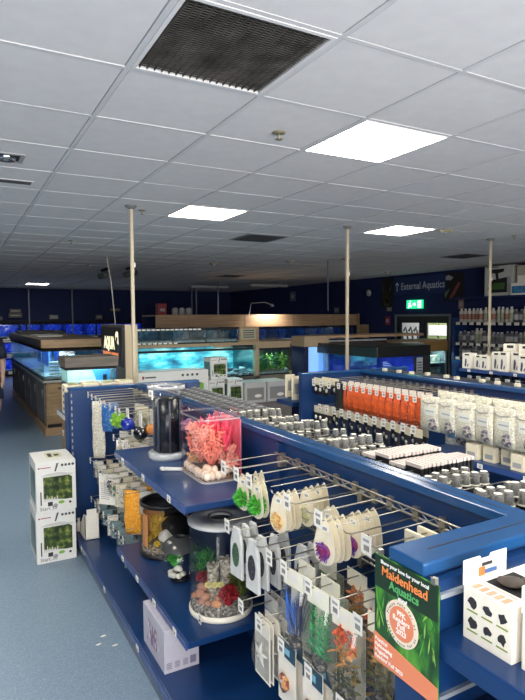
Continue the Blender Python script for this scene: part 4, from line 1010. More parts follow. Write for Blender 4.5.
# ================================================================= END PANEL SHELVES BEYOND THE FAR PANEL
F = thing('end_shelf', 'blue end shelf unit joined to the far end of the nearest gondola', 'shelving unit', (1.3, 4.7, 0))
P(MB().box(.74, 1.83, 4.50, 4.52, .1, 1.18), 'back_panel', BLUE, F)
for z in (1.0, .62, .12): P(MB().box(.74, 1.37, 4.52, 4.86, z-.03, z, bev=.003), 'shelf', BLUE, F); P(MB().box(.733, .74, 4.52, 4.86, z-.036, z-.004), 'price_strip', mat('strip_pale', (.55, .55, .52), .4), F)
P(MB().box(.76, 1.36, 4.53, 4.84, 0, .08), 'kick_plate', MATS['kick_grey'], F)
for i in range(4):
    t = thing('small_carton', 'small cream carton on the far end shelf, %s from the aisle' % ordw(i+1), 'box', (.75+i*.14, 4.54, 1.0), 0, 'cartons on the far end shelf')
    MB().box(0, .12, 0, .15, 0, .23+.01*(i % 2), bev=.003).build('carton', CREAM, t); mb = MB(); [mb.box(-.001, 0, .05, .09, .03+k*.05, .05+k*.05) for k in range(4)]; mb.build('dots', INK, t)
    MB().box(.03, .1, .03, .1, .24, .2415).build('top_label', mat('print_olive', (.30, .40, .12), .5), t)
t = thing('silver_panel', 'pale metallic sheet pack standing low on the far end shelf', 'pack', (.75, 4.54, .12)); MB().box(0, .03, 0, .28, 0, .44, bev=.004).build('pack', mat('sheet_silver', (.50, .52, .53), .35, .3), t); MB().box(-.001, 0, .05, .22, .28, .40).build('panel', WHITE, t)
t = thing('price_hook_clip', 'white clip ticket at the top corner of the far end shelf', 'tag', (.73, 4.55, .86)); ticket(None, t, 0, 0, 0, .05, .04)

# ================================================================= SECOND GONDOLA (nets and bags)
G2 = thing('blue_gondola', 'second blue gondola, carrying orange nets and cream gravel bags', 'shelving unit', (3.55, 2, 0))
P(MB().box(3.60, 3.66, -.5, 4.45, .1, 1.19), 'spine_panel', BLUE, G2)
P(MB().box(3.57, 3.69, -.5, 4.43, 1.19, 1.22, bev=.004), 'top_cap', BLUEC, G2)
P(MB().box(2.87, 4.2, 4.43, 4.48, .1, 1.20), 'end_panel', BLUE, G2); P(MB().box(2.865, 4.2, 4.42, 4.49, 1.20, 1.222, bev=.004), 'end_cap', BLUEC, G2)
P(MB().box(2.87, 3.52, -.5, 4.43, .08, .12), 'base_shelf', BLUE, G2)
s2 = shelf_on(2.96, 3.52, -.4, 2.95, .80, 10, parent=G2)
mbb = shelf_on(2.96, 3.52, 3.0, 4.38, .42, 6, parent=G2)
for z in (1.11, .93): bar_on(3.58, 2.98, 4.40, z, G2)
bar_on(3.58, 1.2, 2.95, 1.11, G2)
hN = [3.06+i*.085 for i in range(12)]
for y in hN: hook_on(3.58, 2.98, y, 1.13, True, G2, .04)
for y in (4.10, 4.22, 4.34): hook_on(3.58, 2.95, y, 1.13, True, G2, .05)
for y in [3.06+i*.11 for i in range(12)]: hook_on(3.5, 2.97, y, .90, True, G2, .05)
def net():
    t = thing('orange_net_pack', '', 'packaged net', (0, 0, 0))
    MB().box(0, .002, -.035, .035, -.03, .02).build('header', WHITE, t)
    om_ = mat('net_orange', (.85, .14, .025), .5, noise=.2, nscale=60); mb = MB()
    mb.box(-.008, .008, -.036, .036, -.05, -.01, bev=.004)
    for k in range(8): mb.tube([(-.008+.006*(k % 2), -.034+k*.0095, -.045), (-.010, -.032+k*.009+.003*(k % 2), -.12), (-.004, -.03+k*.009, -.225-.015*(k % 3))], [.003, .0048, .003], 5)
    for k in range(3): mb.tube([(-.009, -.035, -.08-k*.05), (-.012, 0, -.09-k*.05), (-.009, .035, -.08-k*.05)], .003, 5)
    mb.build('net', om_, t)
    mb = MB(); [mb.tube([(-.010, -.023+k*.015, -.09), (-.008, -.023+k*.015, -.22)], .002, 5) for k in range(4)]; mb.build('handles', mat('net_handle', (.20, .06, .04), .5), t)
    return t
nt_ = net()
for i, y in enumerate(hN):
    for q in range(2): put2(nt_, (3.03+q*.08, y-.01, 1.155), 0, 'orange net pack on the second gondola, %s hook from the cream bags, %s one' % (ordw(i+1), 'front' if q == 0 else 'rear'), 'orange nets on the second gondola')
t0 = thing('black_net_pack', '', 'packaged item', (0, 0, 0)); MB().box(0, .02, -.05, .05, -.25, 0, bev=.003).build('pack', MATTE, t0); MB().box(-.001, 0, -.03, .03, -.03, -.01).build('label', GREYP, t0)
for i, y in enumerate((4.06, 4.13)): put2(t0, (3.0+i*.05, y-.03, 1.16), 0, 'long black pack between white tagged cards and orange nets, %s' % ('front' if i == 0 else 'rear'), 'black packs on the second gondola')
wc = thing('tagged_card', '', 'packaged item', (0, 0, 0)); MB().box(0, .002, -.05, .05, -.05, .015).build('card', CREAM, wc); MB().box(-.012, -.0, -.04, .04, -.14, -.05, bev=.004).build('pack', DARK, wc); MB().blob((-.014, 0, -.09), (.005, .022, .022), 2, 1, 0).build('disc', WHITE, wc)
k = 0
for z in (1.165, .90):
    for y in (4.22, 4.32, 4.39):
        for q in range(2):
            k += 1; put2(wc, (2.99+q*.09, y-.04, z), 0, 'cream headed black pack near the second gondola\'s far end, %s of twelve' % ordw(k), 'cream headed packs on the second gondola')
# cards below the nets
cb = thing('labelled_card', '', 'packaged item', (0, 0, 0)); MB().box(0, .003, -.045, .045, -.045, .02).build('header', CREAM, cb); MB().box(-.01, .004, -.035, .035, -.17, -.045, bev=.004).build('pack', MATTE, cb); MB().blob((-.012, 0, -.10), (.006, .02, .02), 3, 1, .1).build('item', GREYP, cb)
for i, y in enumerate([3.06+i*.11 for i in range(12)]):
    for q in range(2): put2(cb, (3.0+q*.07, y-.012, .895), -.25, 'cream headed black card below the orange nets, %s from the near end, %s' % (ordw(i+1), 'front' if q == 0 else 'rear'), 'cards below the orange nets')
# cream gravel bags
gbm = ramp_mat('bag_gravel_print', [(0, (.10, .09, .14)), (.4, (.32, .30, .32)), (.7, (.5, .45, .38))], 70)
gbg = thing('cream_gravel_bag', '', 'bag', (0, 0, 0)); rings = []
for k in range(8):
    z = .01-.25*k/7; dp = .022*math.sin(PI*min(1, (k+.4)/7.4))+.004; n = 12
    rings.append([Vector((math.cos(2*PI*i/n)*dp, math.sin(2*PI*i/n)*.094, z)) for i in range(n)])
MB().ring(rings, True).build('bag', mat('bag_cream', (.80, .78, .62), .4, noise=.12, nscale=14), gbg)
mb = MB(); mb.blob((-.018, -.035, -.185), (.010, .040, .045), 3, 2, .15); mb.build('gravel_window', gbm, gbg)
mb = MB(); mb.box(-.026, -.020, -.07, .03, -.125, -.065, 0); mb.box(-.0265, -.026, -.06, .02, -.10, -.09, 1); mb.build('label', [mat('label_pale', (.78, .78, .70), .5), mat('pb', (.40, .45, .50), .5)], gbg)
MB().tube([(-.02, -.06, -.03), (-.022, 0, -.045), (-.02, .06, -.03)], .003, 5).build('seam', GREYP, gbg)
k = 0
for i, y in enumerate([2.93-i*.155 for i in range(10)]):
    for q in range(2):
        k += 1; put2(gbg, (3.0+q*.10, y-(.06 if q else 0), 1.20-(.0 if q else .035)), -.12+.1*((i+q) % 3-1), 'cream gravel bag on the second gondola, %s from the orange nets, %s' % (ordw(i+1), 'front' if q == 0 else 'rear'), 'cream gravel bags on the second gondola')
for i, y in enumerate([2.75-i*.165 for i in range(8)]):
    dup(gbg, (3.08+.02*(i % 2), y, 1.08), .2, 'cream gravel bag tucked in the lower rear row, %s from the nets' % ordw(i+1), 'cream gravel bags on the second gondola')
bc = thing('blue_pack', 'narrow dark blue pack between the cream gravel bags', 'pack', (2.985, 2.72, 1.05)); MB().box(0, .02, -.035, .035, -.14, 0, bev=.003).build('pack', mat('pack_steelblue', (.06, .12, .2), .4), bc); MB().box(-.001, 0, -.02, .02, -.1, -.03).build('label', GREYP, bc)
# cartons on the shelf below
sc = thing('shelf_carton', '', 'box', (0, 0, 0)); MB().box(0, .10, -.045, .045, 0, .10, bev=.002).build('carton', CREAM, sc); mb = MB(); mb.box(-.001, 0, -.03, .03, .02, .05); mb.build('label', GREYP, sc); MB().box(0.02, .08, -.02, .02, .1, .101).build('top_label', WHITE, sc)
k = 0
for i in range(15):
    put2(sc, (2.99+.03*(i % 3), 2.55-i*.115, .80), 0, 'cream carton on the lower shelf of the second gondola, %s from the far end' % ordw(i+1), 'cartons on the lower shelf of the second gondola')
# items behind the cap of gondola two: pale tags along the rail and far side
for i in range(16):
    y = 4.3-i*.19+rr.uniform(-.04, .04)
    o = MB().box(-.02, .02, -.018, .018, 0, .028, bev=.004).build('pale_tag', CREAM); o.location = (3.80+rr.uniform(-.04, .04), y, 1.205)
    tag(o, 'pale pack top showing just behind the second gondola cap, %s from the far end' % ordw(i+1), 'pack', 'pack tops behind the second gondola')
P(MB().box(3.72, 3.96, 1.0, 4.4, 1.17, 1.205), 'rear_rack', MATTE, G2)
# cream hanging packs beyond its far end
for i in range(10):
    o = MB().box(-.05, .05, -.012, .012, -.22, 0, bev=.003).box(-.03, .03, -.013, -.0115, -.16, -.06, 1).build('cream_pack', [CREAM, GREYP]); o.location = (2.93+(i % 5)*.09, 4.62+(i//5)*.12, 1.16+.02*(i % 2)); 
    tag(o, 'cream pack beyond the far end panel of the second gondola, %s column, %s row' % (ordw(i % 5+1), 'front' if i < 5 else 'rear'), 'pack', 'cream packs beyond the second gondola')
P(MB().box(2.87, 3.5, 4.60, 4.90, .88, .92), 'end_shelf', BLUE, G2)

# ================================================================= THIRD GONDOLA (right)
G3 = thing('blue_gondola', 'third blue gondola on the right, shelf lined with pale upright boxes', 'shelving unit', (5.8, 2, 0))
P(MB().box(5.75, 5.82, -.5, 4.78, .1, 1.22), 'spine_panel', BLUE, G3)
P(MB().box(5.28, 6.4, 4.75, 4.80, .1, 1.20), 'end_panel', BLUE, G3); P(MB().box(5.27, 6.4, 4.74, 4.81, 1.20, 1.222, bev=.004), 'end_cap', BLUEC, G3)
shelf_on(5.3, 5.75, 1.0, 4.72, 1.13, 12, parent=G3); shelf_on(5.25, 5.75, 1.0, 4.72, .12, 3, parent=G3)
bar_on(5.73, 1.0, 4.7, .96, G3)
for i in range(16): hook_on(5.73, 5.35, 4.6-i*.13, 1.0, True, G3, .06)
wb = thing('boxed_pump', '', 'box', (0, 0, 0)); MB().box(0, .12, -.055, .055, 0, .20, bev=.003).build('carton', WHITE, wb)
mb = MB(); mb.prism([(.0, .03), (.02, .02), (.03, .09), (.022, .13), (.006, .12)], (-.0008, .02, 0), YM, ZP, -.0008); mb.prism([(.0, .03), (.012, .02), (.02, .05), (.01, .07)], (-.0008, -.015, 0), YM, ZP, -.0008); mb.build('picture', mat('pump_pic', (.10, .08, .13), .5, noise=.4, nscale=30), wb); mb = MB(); mb.box(-.0012, 0, -.04, .02, .17, .19, 0); mb.build('heading', INK, wb)
hs = [.18, .16, .16, .21, .22, .22, .19, .25, .26, .30, .33, .34, .22, .22, .25, .26, .24, .22, .26, .2, .24, .25]
for i, h in enumerate(hs):
    o = put2(wb, (5.33+.05*(i % 2), 4.64-i*.125, 1.13), 0, 'pale upright product box on the third gondola shelf, %s from its far end' % ordw(i+1), 'boxes on the third gondola shelf'); o.scale = (1, 1.05, h/.20)
for i in range(10):
    o = dup(wb, (5.52, 4.2-i*.2, 1.13), 0, 'pale box in the rear line of the third gondola shelf, %s from the far end' % ordw(i+1), 'boxes on the third gondola shelf'); o.scale = (1, 1.4, 1.5)
for i, (y, h) in enumerate(((3.22, .17), (3.05, .16), (2.9, .18))):
    t = thing('black_pump', 'black upright pump standing before the pale boxes, %s from left' % ordw(i+1), 'pump', (5.33, y, 1.13)); MB().lathe([(.001, 0), (.035, 0), (.03, .09), (.012, .11), (.012, h), (.001, h)], n=12).build('body', DARK, t); MB().box(-.05, -.03, -.02, .02, .0, .04, bev=.004).build('base', DARK, t)
dc = thing('hanging_card', '', 'packaged item', (0, 0, 0)); MB().box(0, .02, -.04, .04, -.14, .01, bev=.003).build('pack', mat('dim_pack', (.22, .21, .19), .5), dc); MB().box(-.001, 0, -.03, .03, -.12, -.06).build('label', CREAM, dc)
for i in range(16): put2(dc, (5.40, 4.6-i*.13, .985), 0, 'dim carded pack hanging below the third gondola shelf, %s from its far end' % ordw(i+1), 'packs below the third gondola shelf')

# ================================================================= RIGHT WALL SHELVING WITH BOTTLES
W3 = thing('wall_shelving', 'dark blue wall shelving with rows of bottles at the right', 'shelving unit', (9.2, 6.5, 0))
P(MB().box(9.33, 9.39, 4.2, 8.16, 0, 2.12), 'back_panel', NAVY, W3); P(MB().box(8.95, 9.39, 8.10, 8.16, 0, 1.72), 'side_panel', mat('side_blue', (.01, .04, .16), .5), W3)
P(MB().box(8.9, 9.39, 4.2, 8.16, 2.09, 2.125), 'top_shelf', NAVY, W3)
for z, nt2 in ((1.63, 22), (1.22, 22), (.93, 16), (.5, 3)):
    sh = P(MB().box(8.95, 9.33, 4.2, 8.10, z-.03, z), 'shelf', NAVY, W3); mb = MB()
    P(MB().box(8.944, 8.95, 4.2, 8.10, z-.05, z-.0), 'price_strip', MATTE, W3)
    for k in range(nt2):
        y = 8.0-k*3.7/nt2; tk = MB().box(8.938, 8.944, y-.05, y+.05, z-.055, z+.0).build('price_ticket', PAPER, sh)
P(MB().box(9.02, 9.3, 8.18, 8.2, .6, 1.5), 'info_panel', mat('info_green_grey', (.12, .17, .15), .5), W3)
def bottle(cols, r, h, nm):
    t = thing('bottle', '', 'bottle', (0, 0, 0)); a, b, c_ = cols
    MB().lathe([(.001, 0), (r, 0), (r, h*.78), (r*.45, h*.88), (r*.45, h*.9)], n=12).build('body', mat('bt_'+nm, a, .4), t)
    MB().lathe([(r*1.02, h*.2), (r*1.02, h*.6)], n=12).build('label', mat('bl_'+nm, b, .5), t); MB().lathe([(.001, h), (r*.5, h), (r*.5, h*.88)], n=10).build('cap', mat('bc_'+nm, c_, .4), t)
    return t
bts = [bottle(((.62, .58, .52), (.36, .16, .11), (.7, .7, .68)), .045, .27, 'white_red'), bottle(((.60, .58, .50), (.35, .36, .25), (.7, .7, .7)), .045, .29, 'cream'), bottle(((.10, .10, .12), (.40, .40, .40), (.3, .3, .3)), .05, .24, 'dark'),
       bottle(((.30, .36, .10), (.45, .5, .12), (.25, .25, .2)), .06, .22, 'green'), bottle(((.25, .25, .27), (.14, .14, .15), (.6, .6, .6)), .05, .22, 'grey')]
BNm = ['white and red labelled', 'cream', 'dark grey', 'lime green', 'grey']
rr = random.Random(5)
for row, z, sel in (('top', 1.63, (0, 0, 1, 1, 0, 1)), ('middle', 1.22, (2, 4, 2, 4, 1)), ('lowest', .93, (2, 1, 4, 4))):
    for i in range(27):
        y = 8.02-i*.098
        if row == 'top' and 13 <= i <= 14: k = 2
        elif row == 'middle' and i > 17: k = 3
        else: k = sel[rr.randrange(len(sel))] if not (row == 'top' and i < 5) else 0
        put2(bts[k], (9.06+rr.uniform(-.02, .02), y, z), 0, '%s bottle, %s row of the wall shelving, %s from the left' % (BNm[k], row, ordw(i+1)), 'bottles on the wall shelving')
# large picture carton on top
t = thing('large_picture_carton', 'large white carton with a black bonsai-like picture atop the wall shelving', 'box', (8.98, 6.78, 2.125)); MB().box(0, .36, 0, .62, 0, .56, bev=.004).build('carton', mat('carton_dimwhite', (.52, .52, .48), .5), t)
mb = MB(); mb.prism([(.10, .06), (.50, .06), (.55, .30), (.50, .34), (.16, .30), (.08, .16)], (-.001, .62, 0), YM, ZP, -.001, 0); mb.prism([(.16, .12), (.44, .12), (.46, .24), (.2, .24)], (-.0025, .62, 0), YM, ZP, -.001, 1)
mb.prism([(.26, .3), (.32, .3), (.30, .42), (.42, .44), (.44, .50), (.16, .50), (.12, .44), (.24, .42)], (-.001, .62, 0), YM, ZP, -.001, 0); mb.box(-.0015, 0, .30, .58, .53, .545, 0); mb.box(-.0015, 0, .05, .12, .05, .35, 2); mb.build('picture', [MATTE, mat('pic_moss', (.05, .12, .03), .5), GREYP], t)
t = thing('cream_carton', 'plain cream carton right of the large picture carton', 'box', (8.98, 5.9, 2.125)); MB().box(0, .36, 0, .80, 0, .53, bev=.004).build('carton', mat('carton_tan', (.45, .42, .33), .6), t); MB().box(-.0015, 0, .55, .78, .2, .35).build('label', PAPER, t)
t = thing('blue_picture_carton', 'small carton with a blue picture at the right edge, atop the wall shelving', 'box', (8.90, 6.44, 2.125)); MB().box(0, .07, 0, .32, 0, .22, bev=.003).build('carton', WHITE, t); MB().box(-.0015, 0, .02, .30, .03, .16).build('picture', mat('pic_blue', (.05, .2, .4), .5, noise=.5, nscale=20), t)

# ================================================================= SIGNS AND PICTURES ON THE RIGHT WALL
t = thing('aquatics_sign', 'grey lettered External Aquatics wall sign with an up arrow over the door', 'sign', (9.4, 9.6, 2.25))
MB().box(-.02, 0, -.85, .78, 0, .42).build('board', mat('sign_blue', (.010, .028, .11), .6), t)
lg = mat('sign_letters', (.55, .60, .68), .5, emit=.0)
text('External Aquatics', .235, (-.021, .53, .13), YM, ZP, lg, t, 'lettering', 'LEFT', .002, 0, 1.34)
mb = MB(); mb.prism([(-.012, 0), (.012, 0), (.012, .17), (.05, .13), (.06, .155), (0, .22), (-.06, .155), (-.05, .13), (-.012, .17)], (-.021, .66, .10), YM, ZP, -.004); mb.build('arrow', lg, t)
def plant_mural(label, y, z, w_, h, stops, seed):
    t = thing('wall_picture', label, 'picture', (9.4, y, z)); MB().box(-.015, 0, -w_/2, w_/2, 0, h).build('panel', MATTE, t)
    rr_ = random.Random(seed); mb = MB()
    for k in range(16):
        a = rr_.uniform(-.6, .6); L = rr_.uniform(.4, .95)*h; y0_ = rr_.uniform(-w_*.2, w_*.2); wv = .02
        yt = max(-w_/2, min(w_/2, y0_+math.sin(a)*L))
        mb.prism([(0, 0), (wv, .4), (0, 1), (-wv, .4)], (-.016, y0_, .02), YP, Vector((0, yt-y0_, L)), .002, rr_.randrange(len(stops)))
    mb.build('printed_leaves', [mat('mural_%d_%d' % (seed, i), c_, .6) for i, c_ in enumerate(stops)], t)
plant_mural('dark plant picture on the wall left of the aquatics sign', 10.62, 1.98, .42, .72, [(.14, .13, .06), (.05, .07, .03), (.22, .20, .12)], 1)
t = thing('wall_picture', 'dark fish picture on the wall right of the aquatics sign', 'picture', (9.4, 8.52, 2.08)); MB().box(-.015, 0, -.26, .30, 0, .60).build('panel', MATTE, t)
mb = MB(); mb.prism([(0, .50), (.12, .56), (.26, .50), (.20, .44), (.06, .45)], (-.016, .28, 0), YM, ZP, -.003, 0); mb.prism([(.18, .02), (.28, .10), (.46, .36), (.40, .40), (.28, .24), (.16, .08)], (-.016, .28, 0), YM, ZP, -.003, 1); mb.prism([(.02, .18), (.16, .26), (.10, .14), (.04, .06)], (-.016, .28, 0), YM, ZP, -.003, 2)
mb.build('printed_fish', [mat('fish_white', (.35, .36, .36), .6), mat('fish_red', (.22, .05, .04), .6), mat('fish_green', (.10, .16, .12), .6)], t)
t = thing('exit_sign', 'lit green fire exit sign with white figures above the door', 'sign', (9.4, 9.66, 1.93)); MB().box(-.05, 0, -.25, .25, 0, .20, bev=.006).build('lightbox', mat('exit_green', (.0, .45, .18), .5, emit=1.6, ecol=(.02, .55, .22)), t)
wl = mat('exit_white', (.8, 1, .85), .5, emit=2.2, ecol=(.8, 1, .85)); mb = MB()
mb.prism([(0, .02), (.03, .02), (.06, .07), (.10, .03), (.12, .05), (.08, .10), (.07, .13), (.04, .14), (.0, .11), (.03, .10)], (-.051, .19, .0), YM, ZP, -.003)
mb.prism([(math.cos(q*PI/5)*.02, math.sin(q*PI/5)*.02) for q in range(10)], (-.051, .12, .165), YM, ZP, -.003)
mb.prism([(0, .08), (.05, .08), (.05, .05), (.10, .10), (.05, .15), (.05, .12), (0, .12)], (-.051, .04, .0), YM, ZP, -.003); mb.box(-.054, -.051, -.22, -.12, .02, .18); mb.build('pictogram', wl, t)
for nm, l, y, z, w_, h, c_ in (('fire_notice', 'small red fire notice left of the door', 10.6, 1.55, .16, .20, (.35, .03, .05)), ('call_point', 'small beige box on the wall above the red notice', 10.55, 1.88, .16, .10, (.20, .19, .14)), ('wall_notice', 'small pinkish notice at the left end of the wall shelving', 8.32, 1.90, .14, .20, (.28, .18, .16)), ('wall_panel', 'small grey framed panel on the wall above the rear canopy', 15.0, 2.25, .3, .3, (.10, .13, .16)), ('wall_box', 'small grey box on the wall by the middle pole', 12.7, 1.86, .22, .16, (.12, .13, .15))):
    t = thing(nm, l, 'notice', (9.4, y, z)); MB().box(-.02, 0, -w_/2, w_/2, 0, h, bev=.004).build('body', mat('n_'+nm, c_, .6), t); MB().box(-.022, -.02, -w_*.3, w_*.3, h*.3, h*.7).build('print', GREYP, t)
t = thing('alarm_sounder', 'round white alarm sounder on the navy wall left of the sign', 'alarm', (9.39, 11.3, 2.36)); MB().lathe([(.001, 0), (.09, 0), (.085, .04), (.05, .06), (.001, .065)], n=18).build('body', mat('alarm_white', (.40, .42, .43), .5), t).rotation_euler = (0, -PI/2, 0)
MB().box(-.01, .0, -.1, .1, -.1, .1).build('mount', MATTE, t)

# yard racks beyond the door
t = thing('yard_rack', 'white outdoor rack with dark curved arms beyond the left door pane', 'rack', (12.3, 12.75, 0)); MB().box(0, .4, -.6, .6, 0, 1.0).build('shelf_base', WHITE, t)
mb = MB()
for k in range(5): y = -.45+k*.22; mb.tube([(0, y, 1.0), (-.02, y+.02, 1.25), (0, y+.1, 1.42), (0, y+.18, 1.30)], .03, 8)
mb.build('arms', MATTE, t)
t = thing('yard_container', 'pale green double container beyond the right door pane', 'container', (12.1, 11.55, 0)); MB().box(0, .4, -.40, -.02, .3, 1.62, bev=.03).box(0, .4, .02, .40, .3, 1.62, bev=.03).box(0, .4, -.42, .42, 0, .3).build('drums', mat('pale_green', (.26, .33, .13), .6), t); MB().box(-.01, 0, -.35, .35, 1.2, 1.5).build('label', PAPER, t)

# ================================================================= TANK RUNS, CABINETS
tank_blue = ramp_mat('tank_blue_back', [(.35, (.02, .06, .50)), (.55, (.06, .18, .85)), (.68, (.35, .55, .95))], 14, 'noise', .4)
tank_cyan = ramp_mat('tank_cyan_back', [(.3, (.03, .22, .42)), (.5, (.06, .38, .60)), (.7, (.30, .62, .72))], 3, 'noise', .5, (1, 1, .6))
def tank(label, loc_, W, D, H, backm, group=None, gl=GLASSB, base=None, name='aquarium', bedm=None, frame=None, backs='all'):
    t = thing(name, label, 'aquarium', loc_, 0, group); e = .008
    mb = MB(); mb.box(0, W, 0, e, 0, H); mb.box(0, e, e, D, 0, H); mb.box(W-e, W, e, D, 0, H); mb.build('glass', gl, t)
    mb = MB(); mb.box(e, W-e, D-.02, D, 0, H)
    mb.build('backdrop', backm, t)
    MB().box(e, W-e, e, D-.02, 0, .05).build('gravel_bed', bedm or mat('pale_gravel', (.35, .36, .36), .7, noise=.5, nscale=40), t)
    mb = MB(); mb.box(-.004, W+.004, -.004, .014, H-.03, H+.004); mb.box(-.004, .014, .014, D, H-.03, H+.004); mb.box(W-.014, W+.004, .014, D, H-.03, H+.004); mb.box(-.004, W+.004, -.004, .014, -.002, .018); mb.box(-.004, .012, .014, D, -.002, .018)
    mb.build('frame', frame or MATTE, t)
    return t
def hood_light(loc_, sx, sy, e, col): 
    return area('tank_lamp', loc_, (sx, sy), e*1.3, col, (0, 0, -1))
# --- back wall racks of blue tanks
RK = thing('tank_rack', 'dark rack along the back wall carrying three rows of blue tanks', 'rack', (3, 19, 0))
for z in (1.17, .66, .14): P(MB().box(-.2, 6.6, 18.7, 19.45, z-.06, z), 'deck', MATTE, RK)
P(MB().box(-.2, 6.6, 19.40, 19.45, .1, 2.0), 'back_panel', NAVY, RK); P(MB().box(-.2, 6.6, 18.72, 19.4, 1.655, 1.70), 'canopy', MATTE, RK)
for x in (-.2, 1.98, 4.1, 6.55): P(MB().box(x, x+.05, 18.7, 18.75, 0, 1.7), 'post', MATTE, RK)
k = 0
for z, n_, h in ((1.17, 10, .44), (.66, 5, .38), (.14, 5, .40)):
    for i in range(n_):
        k += 1; x = -.12+i*.66
        t = tank('lit blue tank in the back wall rack, %s row down, %s from the left' % ({1.17: 'first', .66: 'second', .14: 'third'}[z], ordw(i+1)), (x, 18.76, z), .60, .5, h, tank_blue, 'blue tanks in the back wall rack')
        tk = MB().box(x+.15+.05*(i % 3), x+.33+.05*(i % 3), 18.69, 18.698, z-.075, z+.02).build('price_ticket', PAPER); tk.parent = RK; tk.location = -RK.location
    hood_light((-.12+n_*.33, 19.0, z+h+.03), n_*.66, .08, 8.5*n_/10 if n_ == 10 else 6, (.12, .2, 1))
for i, (x, z, w_, h, c_, l) in enumerate(((1.75, 1.80, .40, .14, (.10, .10, .10), 'dim grey carton stacked above the left tanks, lower one'), (1.75, 1.95, .34, .12, (.13, .12, .08), 'dim tan picture panel above the left tanks'), (1.2, 1.72, .35, .12, (.12, .14, .16), 'dim grey carton at the far left above the blue tanks'), (2.9, 1.74, .26, .14, (.22, .24, .26), 'small pale notice above the blue tanks near the thin pole'), (4.35, 1.72, .22, .16, (.10, .12, .12), 'dim notice above the blue tanks right of the slanted cable'), (4.9, 2.0, .34, .10, (.14, .12, .08), 'dim tan picture panel above the right end of the blue tanks'))):
    t = thing('wall_item', l, 'notice', (x, 19.30, z)); MB().box(-w_/2, w_/2, -.05, .09, 0, h, bev=.005).build('board', mat('wi_%d' % i, c_, .6), t); MB().box(-w_*.35, w_*.35, -.052, -.05, h*.35, h*.65).build('print', GREYP, t)
# things below rack row: white strips at left (price boards)
for i, z in enumerate((1.05, .58)):
    t = thing('price_board', 'pale price board on the back rack front, %s one at far left' % ('upper' if i == 0 else 'lower'), 'board', (1.2, 18.66, z)); MB().box(0, .55, 0, .02, 0, .10).build('board', PAPER, t); MB().box(.03, .5, -.002, 0, .03, .06).build('print', GREYP, t)

# --- big island tank on oak cabinets
ICX, ICY, IW, ID = 1.16, 8.8, .98, 5.3
cb_ = thing('aquarium_cabinet', 'long oak cabinet island below the big corner aquarium at left', 'cabinet', (ICX, ICY, 0))
MB().box(.03, IW, .03, ID, .12, .80).build('body', WOOD, cb_)
MB().box(.0, IW, .0, ID, .0, .12, bev=.003).build('plinth', WOODH, cb_)
MB().box(-.02, IW, -.02, ID, .80, .833, bev=.003).build('top', mat('worktop_pale', (.40, .42, .40), .35), cb_)
MB().box(.04, IW-.04, .02, .03, .12, .17).build('toe_gap', MATTE, cb_)
for i in range(2):
    x = .05+i*.46
    dr = MB().box(x, x+.42, .008, .03, .19, .62, bev=.004).box(x+.05, x+.37, .004, .01, .25, .56, bev=.003).build('door', WOOD, cb_); MB().box(x+.35, x+.40, -.004, .008, .50, .52).build('door_handle', MATTE, dr)
    dr = MB().box(x, x+.42, .008, .03, .64, .78, bev=.004).build('drawer', WOOD, cb_); MB().box(x+.15, x+.27, -.008, .008, .70, .72, bev=.003).build('drawer_handle', MATTE, dr)
sg = mat('side_grey_oak', (.16, .15, .14), .45, noise=.12, nscale=5)
for i in range(6):
    y = .1+i*.86
    dr = MB().box(.008, .03, y, y+.80, .16, .77, bev=.004).build('door', sg if i < 3 else GWOOD, cb_); MB().tube([(-.004, y+.12, .55), (-.004, y+.12, .68)], .010, 6).build('door_handle', CHROME, dr)
tank('big corner aquarium with blue water on the oak cabinet island', (ICX, ICY, .834), IW, ID, .46, tank_cyan, None)
T_ = bpy.data.objects[-1] if False else None
hd = thing('aquarium_hood', 'brown wooden hood over the big corner aquarium', 'hood', (ICX, ICY, 1.30))
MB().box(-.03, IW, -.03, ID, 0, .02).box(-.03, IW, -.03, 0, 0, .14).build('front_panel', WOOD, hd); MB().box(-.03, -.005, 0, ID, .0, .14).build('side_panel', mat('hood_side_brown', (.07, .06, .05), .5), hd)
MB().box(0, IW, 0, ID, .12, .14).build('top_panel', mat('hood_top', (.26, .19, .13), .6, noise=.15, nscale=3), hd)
hood_light((ICX+.5, ICY+.35, 1.29), .8, .3, 9, (.6, .9, 1)); hood_light((ICX+.35, ICY+2.6, 1.29), .3, 4.4, 16, (.35, .65, 1))
# blue partitions and filters inside it
for i, (x, y, l) in enumerate(((.10, 1.0, 'first'), (.10, 2.2, 'second'), (.10, 3.2, 'third'))):
    t = thing('tank_divider', 'blue lit divider panel inside the big corner aquarium, %s from the near corner' % l, 'divider', (ICX+x+.25, ICY+y, .89)); MB().box(0, .03, -.35, .35, 0, .36).build('panel', tank_blue, t); MB().box(-.02, .0, -.37, -.34, 0, .38).build('edge', mat('edge_pale', (.5, .7, .75), .4), t)
for i in range(8):
    o = MB().box(0, .16, 0, .10, 0, .035, bev=.006).box(.02, .14, -.002, 0, .01, .025, 1).build('white_filter_tray', [mat('plastic_white', (0, 0, 0)), GREYP]); o.location = (ICX+.10+(i//4)*.19, ICY+.12, .90+(i % 4)*.055); tag(o, 'white tray stacked inside the aquarium front, %s up in the %s stack' % (ordw(i % 4+1), 'left' if i < 4 else 'right'), 'tray', 'white trays in the big aquarium')
for i, (x, w_, h, c_) in enumerate(((.55, .12, .26, (.03, .05, .06)), (.72, .14, .22, (.05, .35, .6)), (.42, .10, .3, (.08, .4, .65)))):
    t = thing('tank_filter', 'boxy filter unit behind the aquarium glass, %s from the left' % ordw([2, 3, 1][i]), 'filter', (ICX+x, ICY+.28, .885)); MB().box(0, w_, 0, .12, 0, h, bev=.01).build('body', mat('filt%d' % i, c_, .4), t); MB().box(.02, w_-.02, -.004, 0, h*.5, h*.8).build('label', PAPER, t)
